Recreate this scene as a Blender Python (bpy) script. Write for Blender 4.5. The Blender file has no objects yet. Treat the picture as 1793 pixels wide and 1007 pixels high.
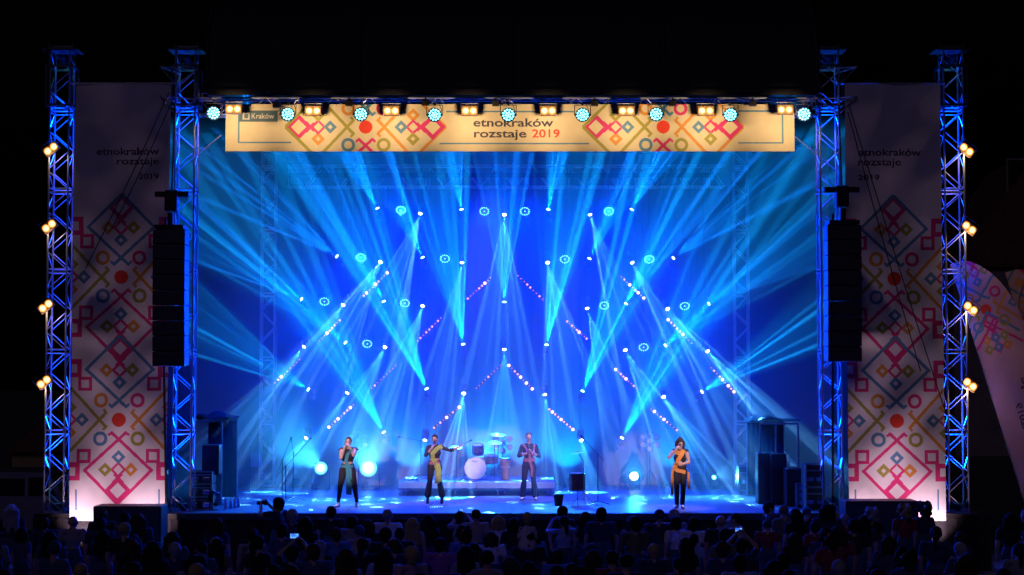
import bpy, bmesh, math, random
import numpy as np
from mathutils import Vector, Matrix, Quaternion
from mathutils.bvhtree import BVHTree

random.seed(7)
R = math.radians
S = bpy.context.scene
C = S.collection

# ------------------------------------------------------------------ camera
CAM = Vector((0.0, -40.0, 4.6))
FPX = 2920.0                      # focal length in photograph pixels (1793 wide)
PITCH = math.atan(159.0 / FPX)
cam_data = bpy.data.cameras.new('camera')
cam = bpy.data.objects.new('camera', cam_data)
C.objects.link(cam)
cam.location = CAM
cam.rotation_euler = (math.pi / 2 + PITCH, 0, 0)
cam_data.sensor_width = 36.0
cam_data.lens = 36.0 * FPX / 1793.0
cam_data.clip_start = 0.2
cam_data.clip_end = 2000
S.camera = cam

# ------------------------------------------------------------------ world, assumed night light, exposure
w = bpy.data.worlds.new('World')
S.world = w
w.use_nodes = True
nt = w.node_tree
sky_node = nt.nodes.new('ShaderNodeTexSky')
sky_node.sky_type = 'NISHITA'
sky_node.sun_disc = False
sky_node.sun_elevation = R(-4.0)
sky_node.sun_rotation = R(200)
nt.nodes['Background'].inputs[1].default_value = 0.03
nt.links.new(sky_node.outputs[0], nt.nodes['Background'].inputs[0])

sd = bpy.data.lights.new('night_light', 'SUN')  # assumed light from behind the camera, added to brighten the crowd's backs
sd.energy = 0.075
sd.angle = R(20)
sd.color = (0.55, 0.42, 1.0)
so = bpy.data.objects.new('night_light', sd)
C.objects.link(so)
so.rotation_euler = (R(52), 0, R(-16))

S.view_settings.view_transform = 'Standard'
S.view_settings.look = 'None'
S.view_settings.gamma = 1.0
S.view_settings.exposure = 0.0
S.view_settings.use_curve_mapping = False
cy = S.cycles
cy.max_bounces = 2
cy.diffuse_bounces = 1
cy.glossy_bounces = 1
cy.transmission_bounces = 2
cy.volume_bounces = 0
cy.transparent_max_bounces = 8
cy.use_denoising = True
cy.sample_clamp_indirect = 3.0
cy.use_adaptive_sampling = True
cy.adaptive_threshold = 0.03
cy.adaptive_min_samples = 16
cy.caustics_reflective = False
cy.caustics_refractive = False
cy.use_light_tree = True


def at(px, py, Y):
    """The point at depth Y (metres behind the stage front) seen at a photograph pixel."""
    dx, dy = (px - 896.5) / FPX, -(py - 503.5) / FPX
    c, s = math.cos(PITCH), math.sin(PITCH)
    d = Vector((dx, c - dy * s, s + dy * c))
    t = (Y - CAM.y) / d.y
    return CAM + d * t


# ------------------------------------------------------------------ helpers
def mat(name, col, rough=0.6, metal=0.0, noise=0.0, nscale=6.0, spec=0.5, bump=0.0, coat=0.0):
    m = bpy.data.materials.new(name)
    m.use_nodes = True
    n, l = m.node_tree.nodes, m.node_tree.links
    b = n['Principled BSDF']
    b.inputs['Base Color'].default_value = (*col, 1)
    b.inputs['Roughness'].default_value = rough
    b.inputs['Metallic'].default_value = metal
    b.inputs['Specular IOR Level'].default_value = spec
    b.inputs['Coat Weight'].default_value = coat
    if noise > 0 or bump > 0:
        tc = n.new('ShaderNodeTexCoord')
        t = n.new('ShaderNodeTexNoise')
        t.inputs['Scale'].default_value = nscale
        t.inputs['Detail'].default_value = 5
        l.new(tc.outputs['Object'], t.inputs['Vector'])
        if noise > 0:
            r = n.new('ShaderNodeMapRange')
            r.inputs[1].default_value = 0.3
            r.inputs[2].default_value = 0.7
            r.inputs[3].default_value = 1 - noise
            r.inputs[4].default_value = 1 + noise
            l.new(t.outputs['Fac'], r.inputs[0])
            mx = n.new('ShaderNodeMix')
            mx.data_type = 'RGBA'
            mx.blend_type = 'MULTIPLY'
            mx.inputs[0].default_value = 1
            mx.inputs[6].default_value = (*col, 1)
            l.new(r.outputs[0], mx.inputs[7])
            l.new(mx.outputs[2], b.inputs['Base Color'])
        if bump > 0:
            bp = n.new('ShaderNodeBump')
            bp.inputs['Strength'].default_value = bump
            bp.inputs['Distance'].default_value = 0.02
            l.new(t.outputs['Fac'], bp.inputs['Height'])
            l.new(bp.outputs[0], b.inputs['Normal'])
    return m


def emit(name, col, strength, sampled=False):
    m = bpy.data.materials.new(name)
    m.use_nodes = True
    b = m.node_tree.nodes['Principled BSDF']
    b.inputs['Base Color'].default_value = (0.02, 0.02, 0.02, 1)
    b.inputs['Emission Color'].default_value = (*col, 1)
    b.inputs['Emission Strength'].default_value = strength
    if not sampled:
        m.cycles.emission_sampling = 'NONE'
    return m


def frame_z(d, up=Vector((0, 0, 1))):
    """Rotation that takes +Z to direction d."""
    return Vector(d).normalized().to_track_quat('Z', 'Y')


class MB:
    """Collects shapes into one mesh."""
    def __init__(self):
        self.v, self.f, self.m = [], [], []

    def _add(self, vs, fs, mi=0):
        b = len(self.v)
        self.v += [tuple(p) for p in vs]
        self.f += [tuple(i + b for i in q) for q in fs]
        self.m += [mi] * len(fs)
        return self

    def box(self, c, s, rot=None, mi=0, bevel=0.0):
        x, y, z = s[0] / 2, s[1] / 2, s[2] / 2
        if bevel > 0:
            bm = bmesh.new()
            bmesh.ops.create_cube(bm, size=1)
            for p in bm.verts:
                p.co = Vector((p.co.x * s[0], p.co.y * s[1], p.co.z * s[2]))
            bmesh.ops.bevel(bm, geom=list(bm.edges), offset=bevel, segments=2, affect='EDGES', profile=0.5)
            bm.verts.index_update()
            vs = [p.co.copy() for p in bm.verts]
            fs = [[q.index for q in fc.verts] for fc in bm.faces]
            bm.free()
        else:
            vs = [Vector(p) for p in ((-x, -y, -z), (x, -y, -z), (x, y, -z), (-x, y, -z), (-x, -y, z), (x, -y, z), (x, y, z), (-x, y, z))]
            fs = [(0, 3, 2, 1), (4, 5, 6, 7), (0, 1, 5, 4), (1, 2, 6, 5), (2, 3, 7, 6), (3, 0, 4, 7)]
        if rot is not None:
            vs = [rot @ p for p in vs]
        c = Vector(c)
        return self._add([p + c for p in vs], fs, mi)

    def tube(self, p0, p1, r0, r1=None, n=10, caps=True, mi=0):
        r1 = r0 if r1 is None else r1
        p0, p1 = Vector(p0), Vector(p1)
        q = frame_z(p1 - p0)
        vs, fs = [], []
        for p, r in ((p0, r0), (p1, r1)):
            for i in range(n):
                a = 2 * math.pi * i / n
                vs.append(p + q @ Vector((r * math.cos(a), r * math.sin(a), 0)))
        for i in range(n):
            j = (i + 1) % n
            fs.append((i, j, n + j, n + i))
        if caps:
            fs.append(tuple(range(n - 1, -1, -1)))
            fs.append(tuple(range(n, 2 * n)))
        return self._add(vs, fs, mi)

    def path(self, pts, r, n=8, mi=0):
        """A bent tube of constant or listed radius through the points."""
        pts = [Vector(p) for p in pts]
        rs = r if isinstance(r, (list, tuple)) else [r] * len(pts)
        vs, fs = [], []
        t0 = (pts[1] - pts[0]).normalized()
        q = frame_z(t0)
        for k, p in enumerate(pts):
            t = (pts[min(k + 1, len(pts) - 1)] - pts[max(k - 1, 0)]).normalized()
            q = t0.rotation_difference(t) @ q
            t0 = t
            for i in range(n):
                a = 2 * math.pi * i / n
                vs.append(p + q @ Vector((rs[k] * math.cos(a), rs[k] * math.sin(a), 0)))
        for k in range(len(pts) - 1):
            for i in range(n):
                j = (i + 1) % n
                fs.append((k * n + i, k * n + j, (k + 1) * n + j, (k + 1) * n + i))
        fs.append(tuple(range(n - 1, -1, -1)))
        fs.append(tuple(range((len(pts) - 1) * n, len(pts) * n)))
        return self._add(vs, fs, mi)

    def lathe(self, prof, n=20, o=(0, 0, 0), q=None, mi=0):
        """Profile of (radius, height) turned round local Z."""
        o = Vector(o)
        vs, fs = [], []
        for r, z in prof:
            for i in range(n):
                a = 2 * math.pi * i / n
                p = Vector((r * math.cos(a), r * math.sin(a), z))
                vs.append(o + (q @ p if q is not None else p))
        for k in range(len(prof) - 1):
            for i in range(n):
                j = (i + 1) % n
                fs.append((k * n + i, k * n + j, (k + 1) * n + j, (k + 1) * n + i))
        if prof[0][0] > 1e-6:
            fs.append(tuple(range(n - 1, -1, -1)))
        if prof[-1][0] > 1e-6:
            fs.append(tuple(range((len(prof) - 1) * n, len(prof) * n)))
        return self._add(vs, fs, mi)

    def ball(self, c, r, n=10, sc=(1, 1, 1), q=None, mi=0):
        prof = [(max(1e-4, math.sin(math.pi * k / n)), -math.cos(math.pi * k / n)) for k in range(n + 1)]
        c = Vector(c)
        vs, fs = [], []
        m = n + 4
        for rr, z in prof:
            for i in range(m):
                a = 2 * math.pi * i / m
                p = Vector((rr * math.cos(a) * r * sc[0], rr * math.sin(a) * r * sc[1], z * r * sc[2]))
                vs.append(c + (q @ p if q is not None else p))
        for k in range(n):
            for i in range(m):
                j = (i + 1) % m
                fs.append((k * m + i, k * m + j, (k + 1) * m + j, (k + 1) * m + i))
        return self._add(vs, fs, mi)

    def mesh(self, name, mats, smooth=False):
        me = bpy.data.meshes.new(name)
        me.from_pydata(self.v, [], self.f)
        for m in (mats if isinstance(mats, (list, tuple)) else [mats]):
            me.materials.append(m)
        if any(self.m):
            me.polygons.foreach_set('material_index', self.m)
        me.validate()
        if smooth:
            me.polygons.foreach_set('use_smooth', [True] * len(me.polygons))
            try:
                me.set_sharp_from_angle(angle=R(40))
            except Exception:
                pass
        me.update()
        return me

    def build(self, name, mats, parent=None, smooth=False):
        return put(name, self.mesh(name, mats, smooth), parent)


def put(name, me, parent=None, M=None):
    o = bpy.data.objects.new(name, me)
    C.objects.link(o)
    if parent is not None:
        o.parent = parent
    if M is not None:
        o.matrix_local = M
    return o


def tag(o, label=None, cat=None, group=None, kind=None):
    for k, v in (('label', label), ('category', cat), ('group', group), ('kind', kind)):
        if v:
            o[k] = v
    return o


def thing(name, loc=(0, 0, 0), label=None, cat=None, group=None, q=None):
    o = bpy.data.objects.new(name, None)
    C.objects.link(o)
    o.empty_display_size = 0.1
    o.location = loc
    if q is not None:
        o.rotation_mode = 'QUATERNION'
        o.rotation_quaternion = q
    return tag(o, label, cat, group)


def spot(parent, loc, direction, energy, col, size_deg, blend=0.3, radius=0.03, gobo=None, name='lamp'):
    d = bpy.data.lights.new(name, 'SPOT')
    d.energy = energy
    d.color = col
    d.spot_size = R(size_deg)
    d.spot_blend = blend
    d.shadow_soft_size = radius
    o = bpy.data.objects.new(name, d)
    C.objects.link(o)
    if parent is not None:
        o.parent = parent
    o.location = loc
    o.rotation_mode = 'QUATERNION'
    o.rotation_quaternion = (-Vector(direction)).to_track_quat('Z', 'Y')
    if gobo:
        gobo(d)
    return o


def tube_obj(name, mesh_unit, a, b, parent):
    """A shared unit-length tube stretched from a to b (parent space)."""
    a, b = Vector(a), Vector(b)
    M = Matrix.Translation(a) @ frame_z(b - a).to_matrix().to_4x4() @ Matrix.Diagonal((1, 1, (b - a).length, 1))
    return put(name, mesh_unit, parent, M)


# ------------------------------------------------------------------ materials
ALU = mat('aluminium', (0.36, 0.37, 0.40), 0.38, 0.45, noise=0.12, nscale=9)
STEEL = mat('dark_steel', (0.10, 0.10, 0.11), 0.45, 0.6, noise=0.15, nscale=12)
BLACK = mat('black_paint', (0.02, 0.02, 0.022), 0.5, 0.0, noise=0.2, nscale=14)
BLACKCLOTH = mat('black_molton', (0.018, 0.018, 0.022), 0.95, 0.0, noise=0.25, nscale=3, bump=0.3)
CHROME = mat('chrome', (0.8, 0.8, 0.82), 0.14, 1.0, noise=0.05)

NUMW = ['first', 'second', 'third', 'fourth', 'fifth', 'sixth', 'seventh', 'eighth', 'ninth', 'tenth']
DECK_Z = at(896, 898, 0).z
# ------------------------------------------------------------------ ground
m_ground = mat('paving_dark', (0.07, 0.068, 0.066), 0.85, noise=0.35, nscale=1.4, bump=0.2)
g = MB()
g._add([(-400, -120, 0), (400, -120, 0), (400, 600, 0), (-400, 600, 0)], [(0, 1, 2, 3)])
tag(g.build('ground', m_ground), kind='structure')

# ------------------------------------------------------------------ stage platform: deck boards, kerb, skirt
m_deck = mat('stage_deck_board', (0.115, 0.11, 0.125), 0.45, noise=0.22, nscale=2.2, bump=0.04)
stage = thing('stage_platform', (0, 5, 0), 'wide raised stage with dark glossy deck panels and black skirt', 'stage')
_panel = MB().box((0, 0, 0), (1.994, 1.034, 0.10), bevel=0.004).mesh('deck_panel', m_deck)
for i in range(8):
    for j in range(10):
        put('deck_panel', _panel, stage, Matrix.Translation((-7 + 2 * i, -4.48 + 1.04 * j, DECK_Z - 0.05)))
MB().box((0, 0.2, DECK_Z - 0.2), (15.9, 10.3, 0.18)).build('frame', STEEL, stage)
MB().box((0, -5.03, DECK_Z - 0.09), (15.98, 0.05, 0.16), bevel=0.01).build('edge_trim', STEEL, stage)


def pleated(x0, x1, z0, z1, y, amp, wl, seed, nx, nz=2, ydir=1, lean=0.0):
    """A hanging cloth with soft vertical folds, doubled for thickness. Returns an MB."""
    rnd = random.Random(seed)
    ph = [rnd.uniform(0, 6.28) for _ in range(5)]
    mb = MB()
    vs, fs = [], []
    for side in (0, 1):
        for k in range(nz + 1):
            for i in range(nx + 1):
                x = x0 + (x1 - x0) * i / nx
                z = z0 + (z1 - z0) * k / nz
                a = math.sin(x / wl * 6.28 + ph[0] + 0.4 * math.sin(z * 0.6 + ph[3])) + 0.5 * math.sin(x / wl * 2.3 * 6.28 + ph[1]) + 0.4 * math.sin(z * 0.9 + x * 0.7 + ph[2])
                vs.append((x, y + amp * a + side * 0.012 * ydir + lean * (z - z0), z))
    m = (nx + 1) * (nz + 1)
    for k in range(nz):
        for i in range(nx):
            a = k * (nx + 1) + i
            fs.append((a, a + 1, a + nx + 2, a + nx + 1))
            fs.append((m + a, m + a + nx + 1, m + a + nx + 2, m + a + 1))
    mb._add(vs, fs)
    return mb


pleated(-7.98, 7.98, -0.02, DECK_Z - 0.17, -4.98, 0.02, 0.32, 3, 220).build('skirt', BLACKCLOTH, stage, True)

# wings beside the stage that carry the outer towers
for sx, lab in ((-1, 'black draped platform under the towers left of the stage'), (1, 'black draped platform under the towers right of the stage')):
    wg = thing('wing_platform', (sx * 9.75, 1.24, 0), lab, 'platform', 'wing platforms')
    for i in range(2):
        for j in range(2):
            MB().box((-0.87 + 1.74 * i, -0.5 + 1.0 * j, DECK_Z - 0.11), (1.73, 0.99, 0.10), bevel=0.004).build('deck_panel', BLACK, wg)
    pleated(-1.74, 1.74, -0.02, DECK_Z - 0.165, -1.0, 0.015, 0.3, 5, 60).build('skirt', BLACKCLOTH, wg, True)

# ------------------------------------------------------------------ backdrop and side curtains
m_back = mat('backdrop_cloth', (0.20, 0.20, 0.22), 0.95, noise=0.10, nscale=0.7)
m_side = mat('side_curtain_cloth', (0.008, 0.008, 0.011), 0.95, noise=0.25, nscale=1.2, bump=0.2, spec=0.05)
b = pleated(-9.6, 9.6, DECK_Z - 0.4, 11.6, 10.25, 0.012, 3.1, 11, 120, 16).build('backdrop', m_back, None, True)
tag(b, 'tall plain cloth backdrop glowing blue behind the whole stage', 'backdrop')
for sx, lab in ((-1, 'dark wrinkled side curtain along the left flank of the stage'), (1, 'dark wrinkled side curtain along the right flank of the stage')):
    mb = pleated(-5.0, 4.2, DECK_Z - 0.3, 11.3, 0, 0.035, 2.3, 21 + sx, 90, 24)
    o = mb.build('side_curtain', m_side, None, True)
    o.rotation_euler = (0, 0, math.pi / 2)
    o.location = (sx * 9.55, 5.9, 0)
    tag(o, lab, 'curtain', 'side curtains')

# ------------------------------------------------------------------ trusses
_chord_meshes = {}


def unit_tube(r, n, m):
    k = (r, n, m.name)
    if k not in _chord_meshes:
        _chord_meshes[k] = MB().tube((0, 0, 0), (0, 0, 1), r, n=n, caps=True).mesh('tube_%d' % len(_chord_meshes), m, True)
    return _chord_meshes[k]


def box_truss(name, p0, p1, wx, wy, bay, label, group, section=2.0, rc=0.025, rb=0.012, up=Vector((0, 1, 0)), m=ALU, cat='truss'):
    """Square truss from p0 to p1: four chords, a zigzag of diagonals on every side and paired rungs at the section joints."""
    p0, p1 = Vector(p0), Vector(p1)
    t = thing(name, p0, label, cat, group)
    z = (p1 - p0).normalized()
    y = (up - z * up.dot(z)).normalized()
    x = y.cross(z)
    L = (p1 - p0).length
    ch, br = unit_tube(rc, 12, m), unit_tube(rb, 8, m)
    cs = [(-1, -1), (1, -1), (1, 1), (-1, 1)]
    pt = lambda c, h: x * (c[0] * wx / 2) + y * (c[1] * wy / 2) + z * h
    for c in cs:
        tube_obj('chord', ch, pt(c, 0), pt(c, L), t)
    nb = max(1, round(L / bay))
    per = max(1, round(section / (L / nb)))
    for s in range(4):
        a, b2 = cs[s], cs[(s + 1) % 4]
        for k in range(nb):
            h0, h1 = L * k / nb + 0.03, L * (k + 1) / nb - 0.03
            if (k + (s // 2)) % 2:
                tube_obj('brace', br, pt(a, h0), pt(b2, h1), t)
            else:
                tube_obj('brace', br, pt(b2, h0), pt(a, h1), t)
            if k % per == 0:
                for e in (-0.045, 0.045):
                    h = L * k / nb + e
                    if h > 0:
                        tube_obj('rung', br, pt(a, h), pt(b2, h), t)
    return t


TW_TOP = at(896, 92, 0.5).z
TOWER_X = {'outer left': at(98.5, 880, 0.5).x, 'inner left': at(320, 880, 0.5).x, 'inner right': at(1456, 880, 0.5).x, 'outer right': at(1675, 880, 0.5).x}
TLAB = {'outer left': 'leftmost blue lit aluminium truss tower carrying warm twin lamps', 'inner left': 'blue lit truss tower behind the hanging speakers left of the stage opening',
        'inner right': 'blue lit truss tower behind the hanging speakers right of the stage opening', 'outer right': 'rightmost blue lit aluminium truss tower beside the feather flags'}
m_pl = mat('tower_lamp_blue', (0.02, 0.02, 0.03), 0.4)
m_blue_led = emit('blue_led', (0.10, 0.65, 1.0), 7.0)
m_blue_led_soft = emit('blue_led_soft', (0.05, 0.45, 1.0), 3.0)
_par_can = MB().lathe([(0.05, -0.16), (0.085, -0.14), (0.10, -0.02), (0.105, 0.0), (0.105, 0.01), (0.095, 0.01), (0.09, -0.01)], 18).mesh('par_can', BLACK, True)
_par_face = MB().lathe([(0.09, -0.005), (0.0001, -0.002)], 18).mesh('par_face', m_blue_led, True)
for key, x in TOWER_X.items():
    zb = DECK_Z - 0.05
    t = box_truss('truss_tower', (x, 0.5, zb), (x, 0.5, TW_TOP), 0.47, 0.47, 0.49, TLAB[key], 'truss towers of the stage front', 2.0, cat='tower')
    hz0 = at(896, 187, 0.5).z - zb
    # sleeve block that rides on the tower, base plate, head block with its wide cap
    slv = MB()
    for zz in (hz0, hz0 + 0.96):
        for sx in (-1, 1):
            slv.box((sx * 0.31, 0, zz), (0.05, 0.67, 0.06)).box((0, sx * 0.31, zz), (0.57, 0.05, 0.06))
    for sx in (-1, 1):
        for sy in (-1, 1):
            slv.box((sx * 0.31, sy * 0.31, hz0 + 0.48), (0.045, 0.045, 0.90))
    slv.build('sleeve_block', STEEL, t)
    MB().box((0, 0, 0.012), (0.8, 0.8, 0.02), bevel=0.004).build('base_plate', STEEL, t)
    top = TW_TOP - zb
    MB().box((0, 0, top + 0.03), (0.86, 0.62, 0.05), bevel=0.01).box((-0.28, 0, top + 0.12), (0.05, 0.3, 0.14)).box((0.28, 0, top + 0.12), (0.05, 0.3, 0.14)) \
        .tube((-0.3, 0, top + 0.12), (0.3, 0, top + 0.12), 0.05, n=12).build('head_block', STEEL, t)
    # blue par can on the floor of the tower, and one hanging in its head
    inner = key.startswith('inner')
    for zz, dr, e in ((0.22, 1, 16000), (top - 0.25, -1, 9000)):
        pc = thing('blue_par_lamp', (x + 0.02, 0.5, zb + zz), 'blue led lamp %s the %s truss tower' % ('standing on the floor of' if dr > 0 else 'hanging in the head of',
                   {'outer left': 'leftmost', 'inner left': 'inner left', 'inner right': 'inner right', 'outer right': 'rightmost'}[key]), 'stage light', 'blue lamps inside the towers')
        M = Matrix.Identity(4) if dr > 0 else Matrix.Rotation(math.pi + R(26), 4, 'X')
        put('housing', _par_can, pc, M)
        put('led_face', _par_face, pc, M)
        MB().box((-0.12, 0, -0.05 * dr), (0.012, 0.05, 0.22)).box((0.12, 0, -0.05 * dr), (0.012, 0.05, 0.22)).box((0, 0, -0.17 * dr), (0.25, 0.05, 0.012)).build('bracket', STEEL, pc)
        spot(pc, (0, 0, 0.03 * dr), (0, -0.05, dr), e, (0.0, 0.05, 1.0), 38, 1.0, 0.06)

# outrigger frames and stay bars on the inner towers
for key, sx in (('inner left', -1), ('inner right', 1)):
    x = TOWER_X[key]
    zc = at(896, 180, 0.3).z
    o = thing('outrigger_frame', (x, 0.5, zc), 'small triangular tube frames sticking out of the %s truss tower' % key, 'bracket', 'outrigger frames')
    for dz in (0.0, 0.72):
        mb = MB()
        e = 0.62 if sx > 0 else 0.55
        a, b2, c = Vector((sx * 0.2, -0.4, dz + 0.05)), Vector((sx * e, -0.55, dz + 0.10)), Vector((sx * 0.2, 0.2, dz + 0.05))
        a2, b3 = a - Vector((0.5 * sx, 0, 0)), Vector((sx * 0.2, -0.35, dz - 0.32))
        for p, q in ((a2, b2), (b2, c), (b2, b3), (a, b3), (a2, b3)):
            mb.tube(p, q, 0.018, n=8)
        mb.build('arm_frame', ALU, o)
    bar = MB()
    bar.tube((-sx * 0.9, -0.3, -0.8), (sx * 0.2, -0.35, -1.75), 0.016, n=8)
    bar.build('stay_bar', ALU, o)

# front truss between the inner towers, and the chain of hoists on it
zt = at(896, 174, 0.35).z
tf = box_truss('front_truss', (TOWER_X['inner left'] + 0.3, 0.35, zt - 0.2), (TOWER_X['inner right'] - 0.3, 0.35, zt - 0.2), 0.40, 0.40, 0.42,
               'long horizontal aluminium truss above the beige banner', None, 2.5, up=Vector((0, 0, 1)))
# back towers and back truss
LITALU = mat('lit_aluminium', (0.80, 0.80, 0.82), 0.3, 0.5, noise=0.08)  # paler aluminium, lamplight on the back truss put into its colour
BTY = 9.2
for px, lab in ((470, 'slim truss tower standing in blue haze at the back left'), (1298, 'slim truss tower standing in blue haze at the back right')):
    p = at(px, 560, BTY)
    box_truss('back_truss_tower', (p.x, BTY, DECK_Z + 0.01), (p.x, BTY, 11.3), 0.40, 0.40, 0.48, lab, 'back truss towers', 1.9, cat='tower', rb=0.018, m=LITALU)
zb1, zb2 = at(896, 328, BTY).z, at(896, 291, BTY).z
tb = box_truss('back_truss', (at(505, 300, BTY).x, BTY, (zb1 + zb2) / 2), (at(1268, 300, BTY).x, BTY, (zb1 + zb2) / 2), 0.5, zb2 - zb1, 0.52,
               'horizontal truss hanging high in front of the backdrop', None, 2.1, up=Vector((0, 0, 1)), rb=0.02, m=LITALU)
MB().box((6.35, -0.33, 0.0), (12.6, 0.05, 0.13)).build('drape_rail', BLACK, tb)

# ------------------------------------------------------------------ roof of the stage
m_roof = mat('roof_membrane', (0.006, 0.006, 0.011), 0.7, noise=0.3, nscale=0.5)
roof = thing('stage_roof', (0, 5.2, 11.4), 'dark curved membrane roof over the stage', 'roof')
prof = []
for k in range(15):
    a = math.pi * k / 14
    prof.append((-5.6 * math.cos(a), 4.1 * math.sin(a) ** 0.8))
mb = MB()
vs, fs = [], []
xs = [-7.3 + 14.6 * i / 12 for i in range(13)]
for x in xs:
    sag = 0.12 * (1 - abs(math.cos((x + 7.3) / 14.6 * 4 * math.pi)))
    for off in (0, 0.03):
        for yy, zz in prof:
            vs.append((x, yy, zz * (1 - 0.02 * sag) - off - sag * 0.4 * (zz > 0.1)))
n2 = 2 * len(prof)
for i in range(12):
    for s in (0, 1):
        for k in range(len(prof) - 1):
            a = i * n2 + s * len(prof) + k
            q = (a, a + 1, a + n2 + 1, a + n2)
            fs.append(q if s else q[::-1])
mb._add(vs, fs)
mb.build('membrane', m_roof, roof, True)
for x in (-7.32, -3.65, 0, 3.65, 7.32):
    MB().path([(x, yy, zz + 0.03) for yy, zz in prof], 0.045, 8).build('rib', BLACK, roof, True)
MB().box((0, -5.58, 0.06), (14.9, 0.12, 0.10)).build('front_rail', BLACK, roof)
for sx in (-1, 1):
    vs = [(sx * 7.3, yy, zz - 0.04) for yy, zz in prof] + [(sx * 7.28, yy, zz - 0.04) for yy, zz in prof]
    L_ = len(prof)
    MB()._add(vs, [tuple(range(L_)), tuple(range(2 * L_ - 1, L_ - 1, -1))]).build('gable_sheet', m_roof, roof)

# ------------------------------------------------------------------ stage fog that shows the beams
hz = MB().box((0, 6.2, (DECK_Z + 11.34) / 2 + 0.01), (18.8, 7.9, 11.34 - DECK_Z)).build('stage_haze', BLACK)
hz.data.materials.clear()
hm = bpy.data.materials.new('stage_fog')
hm.use_nodes = True
n = hm.node_tree.nodes
n.remove(n['Principled BSDF'])
v = n.new('ShaderNodeVolumePrincipled')
v.inputs['Density'].default_value = 0.03
v.inputs['Color'].default_value = (0.95, 0.97, 1, 1)
v.inputs['Anisotropy'].default_value = 0.3
hm.node_tree.links.new(v.outputs[0], n['Material Output'].inputs['Volume'])
hm.cycles.volume_sampling = 'EQUIANGULAR'
hm.cycles.homogeneous_volume = True
hz.data.materials.append(hm)
tag(hz, 'blue lit stage fog filling the stage box', kind='stuff')
# ------------------------------------------------------------------ moving heads and their beams
HEAD_Y = 8.4
HEADGREY = mat('moving_head_grey', (0.22, 0.22, 0.24), 0.45, noise=0.1)
m_lens_w = emit('lens_glow_white', (0.75, 0.95, 1.0), 14.0)
m_lens_c = emit('lens_glow_cyan', (0.40, 0.95, 1.0), 12.0)
_base = MB().box((0, 0, 0.06), (0.26, 0.22, 0.12), bevel=0.015).tube((0, 0, 0.12), (0, 0, 0.15), 0.07, n=14).mesh('head_base', HEADGREY, True)
_yoke = MB().box((-0.135, 0, 0.27), (0.035, 0.11, 0.24), bevel=0.012).box((0.135, 0, 0.27), (0.035, 0.11, 0.24), bevel=0.012) \
    .box((0, 0, 0.165), (0.30, 0.11, 0.03), bevel=0.01).mesh('head_yoke', HEADGREY, True)
_head = MB().lathe([(0.05, -0.15), (0.09, -0.13), (0.105, -0.02), (0.095, 0.07), (0.085, 0.155), (0.078, 0.16), (0.076, 0.145)], 18).mesh('head_body', HEADGREY, True)
_lens_w = MB().lathe([(0.082, 0.15), (0.07, 0.172), (0.04, 0.186), (0.0001, 0.190)], 16).mesh('head_lens', m_lens_w, True)
_lens_c = MB().lathe([(0.082, 0.15), (0.07, 0.172), (0.04, 0.186), (0.0001, 0.190)], 16).mesh('head_lens_cyan', m_lens_c, True)
_cable = MB().tube((0, 0, 0), (0, 0, 1), 0.006, n=6, caps=False).mesh('hanging_cable', STEEL)


V3 = lambda x, y, z: Vector((x, y, z))


def interp(x, xs, ys):
    for i in range(len(xs) - 1):
        if x <= xs[i + 1]:
            t = (x - xs[i]) / (xs[i + 1] - xs[i])
            return ys[i] + t * (ys[i + 1] - ys[i])
    return ys[-1]


def moving_head(px, py, Y, ang, tilt, up, energy, col, half, cells, seed, label, group, fill=0.05, white=True):
    """ang: lean from the vertical in the picture plane (+ to the right), tilt: lean towards the audience."""
    p = at(px, py, Y)
    sgn = 1 if up else -1
    d = Vector((math.sin(R(ang)) * math.cos(R(tilt)), -math.sin(R(tilt)), sgn * math.cos(R(ang)) * math.cos(R(tilt)))).normalized()
    lens_off = 0.115
    pivot = p - d * lens_off
    # the base is clamped above the head (hung) or below it (standing on its bracket)
    t = thing('moving_head_light', pivot, label, 'stage light', group)
    flip = Matrix.Rotation(math.pi, 4, 'X') if not up else Matrix.Identity(4)
    M = Matrix.Rotation(R(ang) * 0.5, 4, 'Z') @ flip @ Matrix.Translation((0, 0, -0.33))
    M = M @ Matrix.Translation((0, 0, 0.33)) @ Matrix.Scale(0.72, 4) @ Matrix.Translation((0, 0, -0.33))
    put('base', _base, t, M)
    put('yoke', _yoke, t, M)
    h = put('head', _head, t, frame_z(d).to_matrix().to_4x4() @ Matrix.Scale(0.72, 4))
    tube_obj('hanging_cable', _cable, (0, 0.06, 0.1), (0, 0.55, 10.25 - pivot.z), t)
    put('lens', _lens_w if white else _lens_c, h)
    # the prism behind the lens splits the lamp into a fan of thin rays inside a faint cone
    rnd = random.Random(int(seed * 100))
    for k in range(cells):
        f = -1 + 2 * (k + rnd.uniform(0.15, 0.85)) / cells
        lim = math.sqrt(max(0.05, 1 - f * f))
        g_ = rnd.uniform(-1, 1) * lim
        r_ = V3(math.tan(R(half)) * f, math.tan(R(half)) * g_, 1)
        spot(h, (0, 0, 0.22), r_, energy * rnd.uniform(1.0, 2.8), (0.005, col[1] * 1.35, 1.0) if up else (0.10, 0.40, 0.92), rnd.uniform(1.1, 2.3), 0.3, 0.008)
    if fill > 0:
        spot(h, (0, 0, 0.22), (0, 0, 1), energy * fill, (col[0], col[1] * 1.25, col[2]), 2 * half, 0.5, 0.01)
    return t


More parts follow.
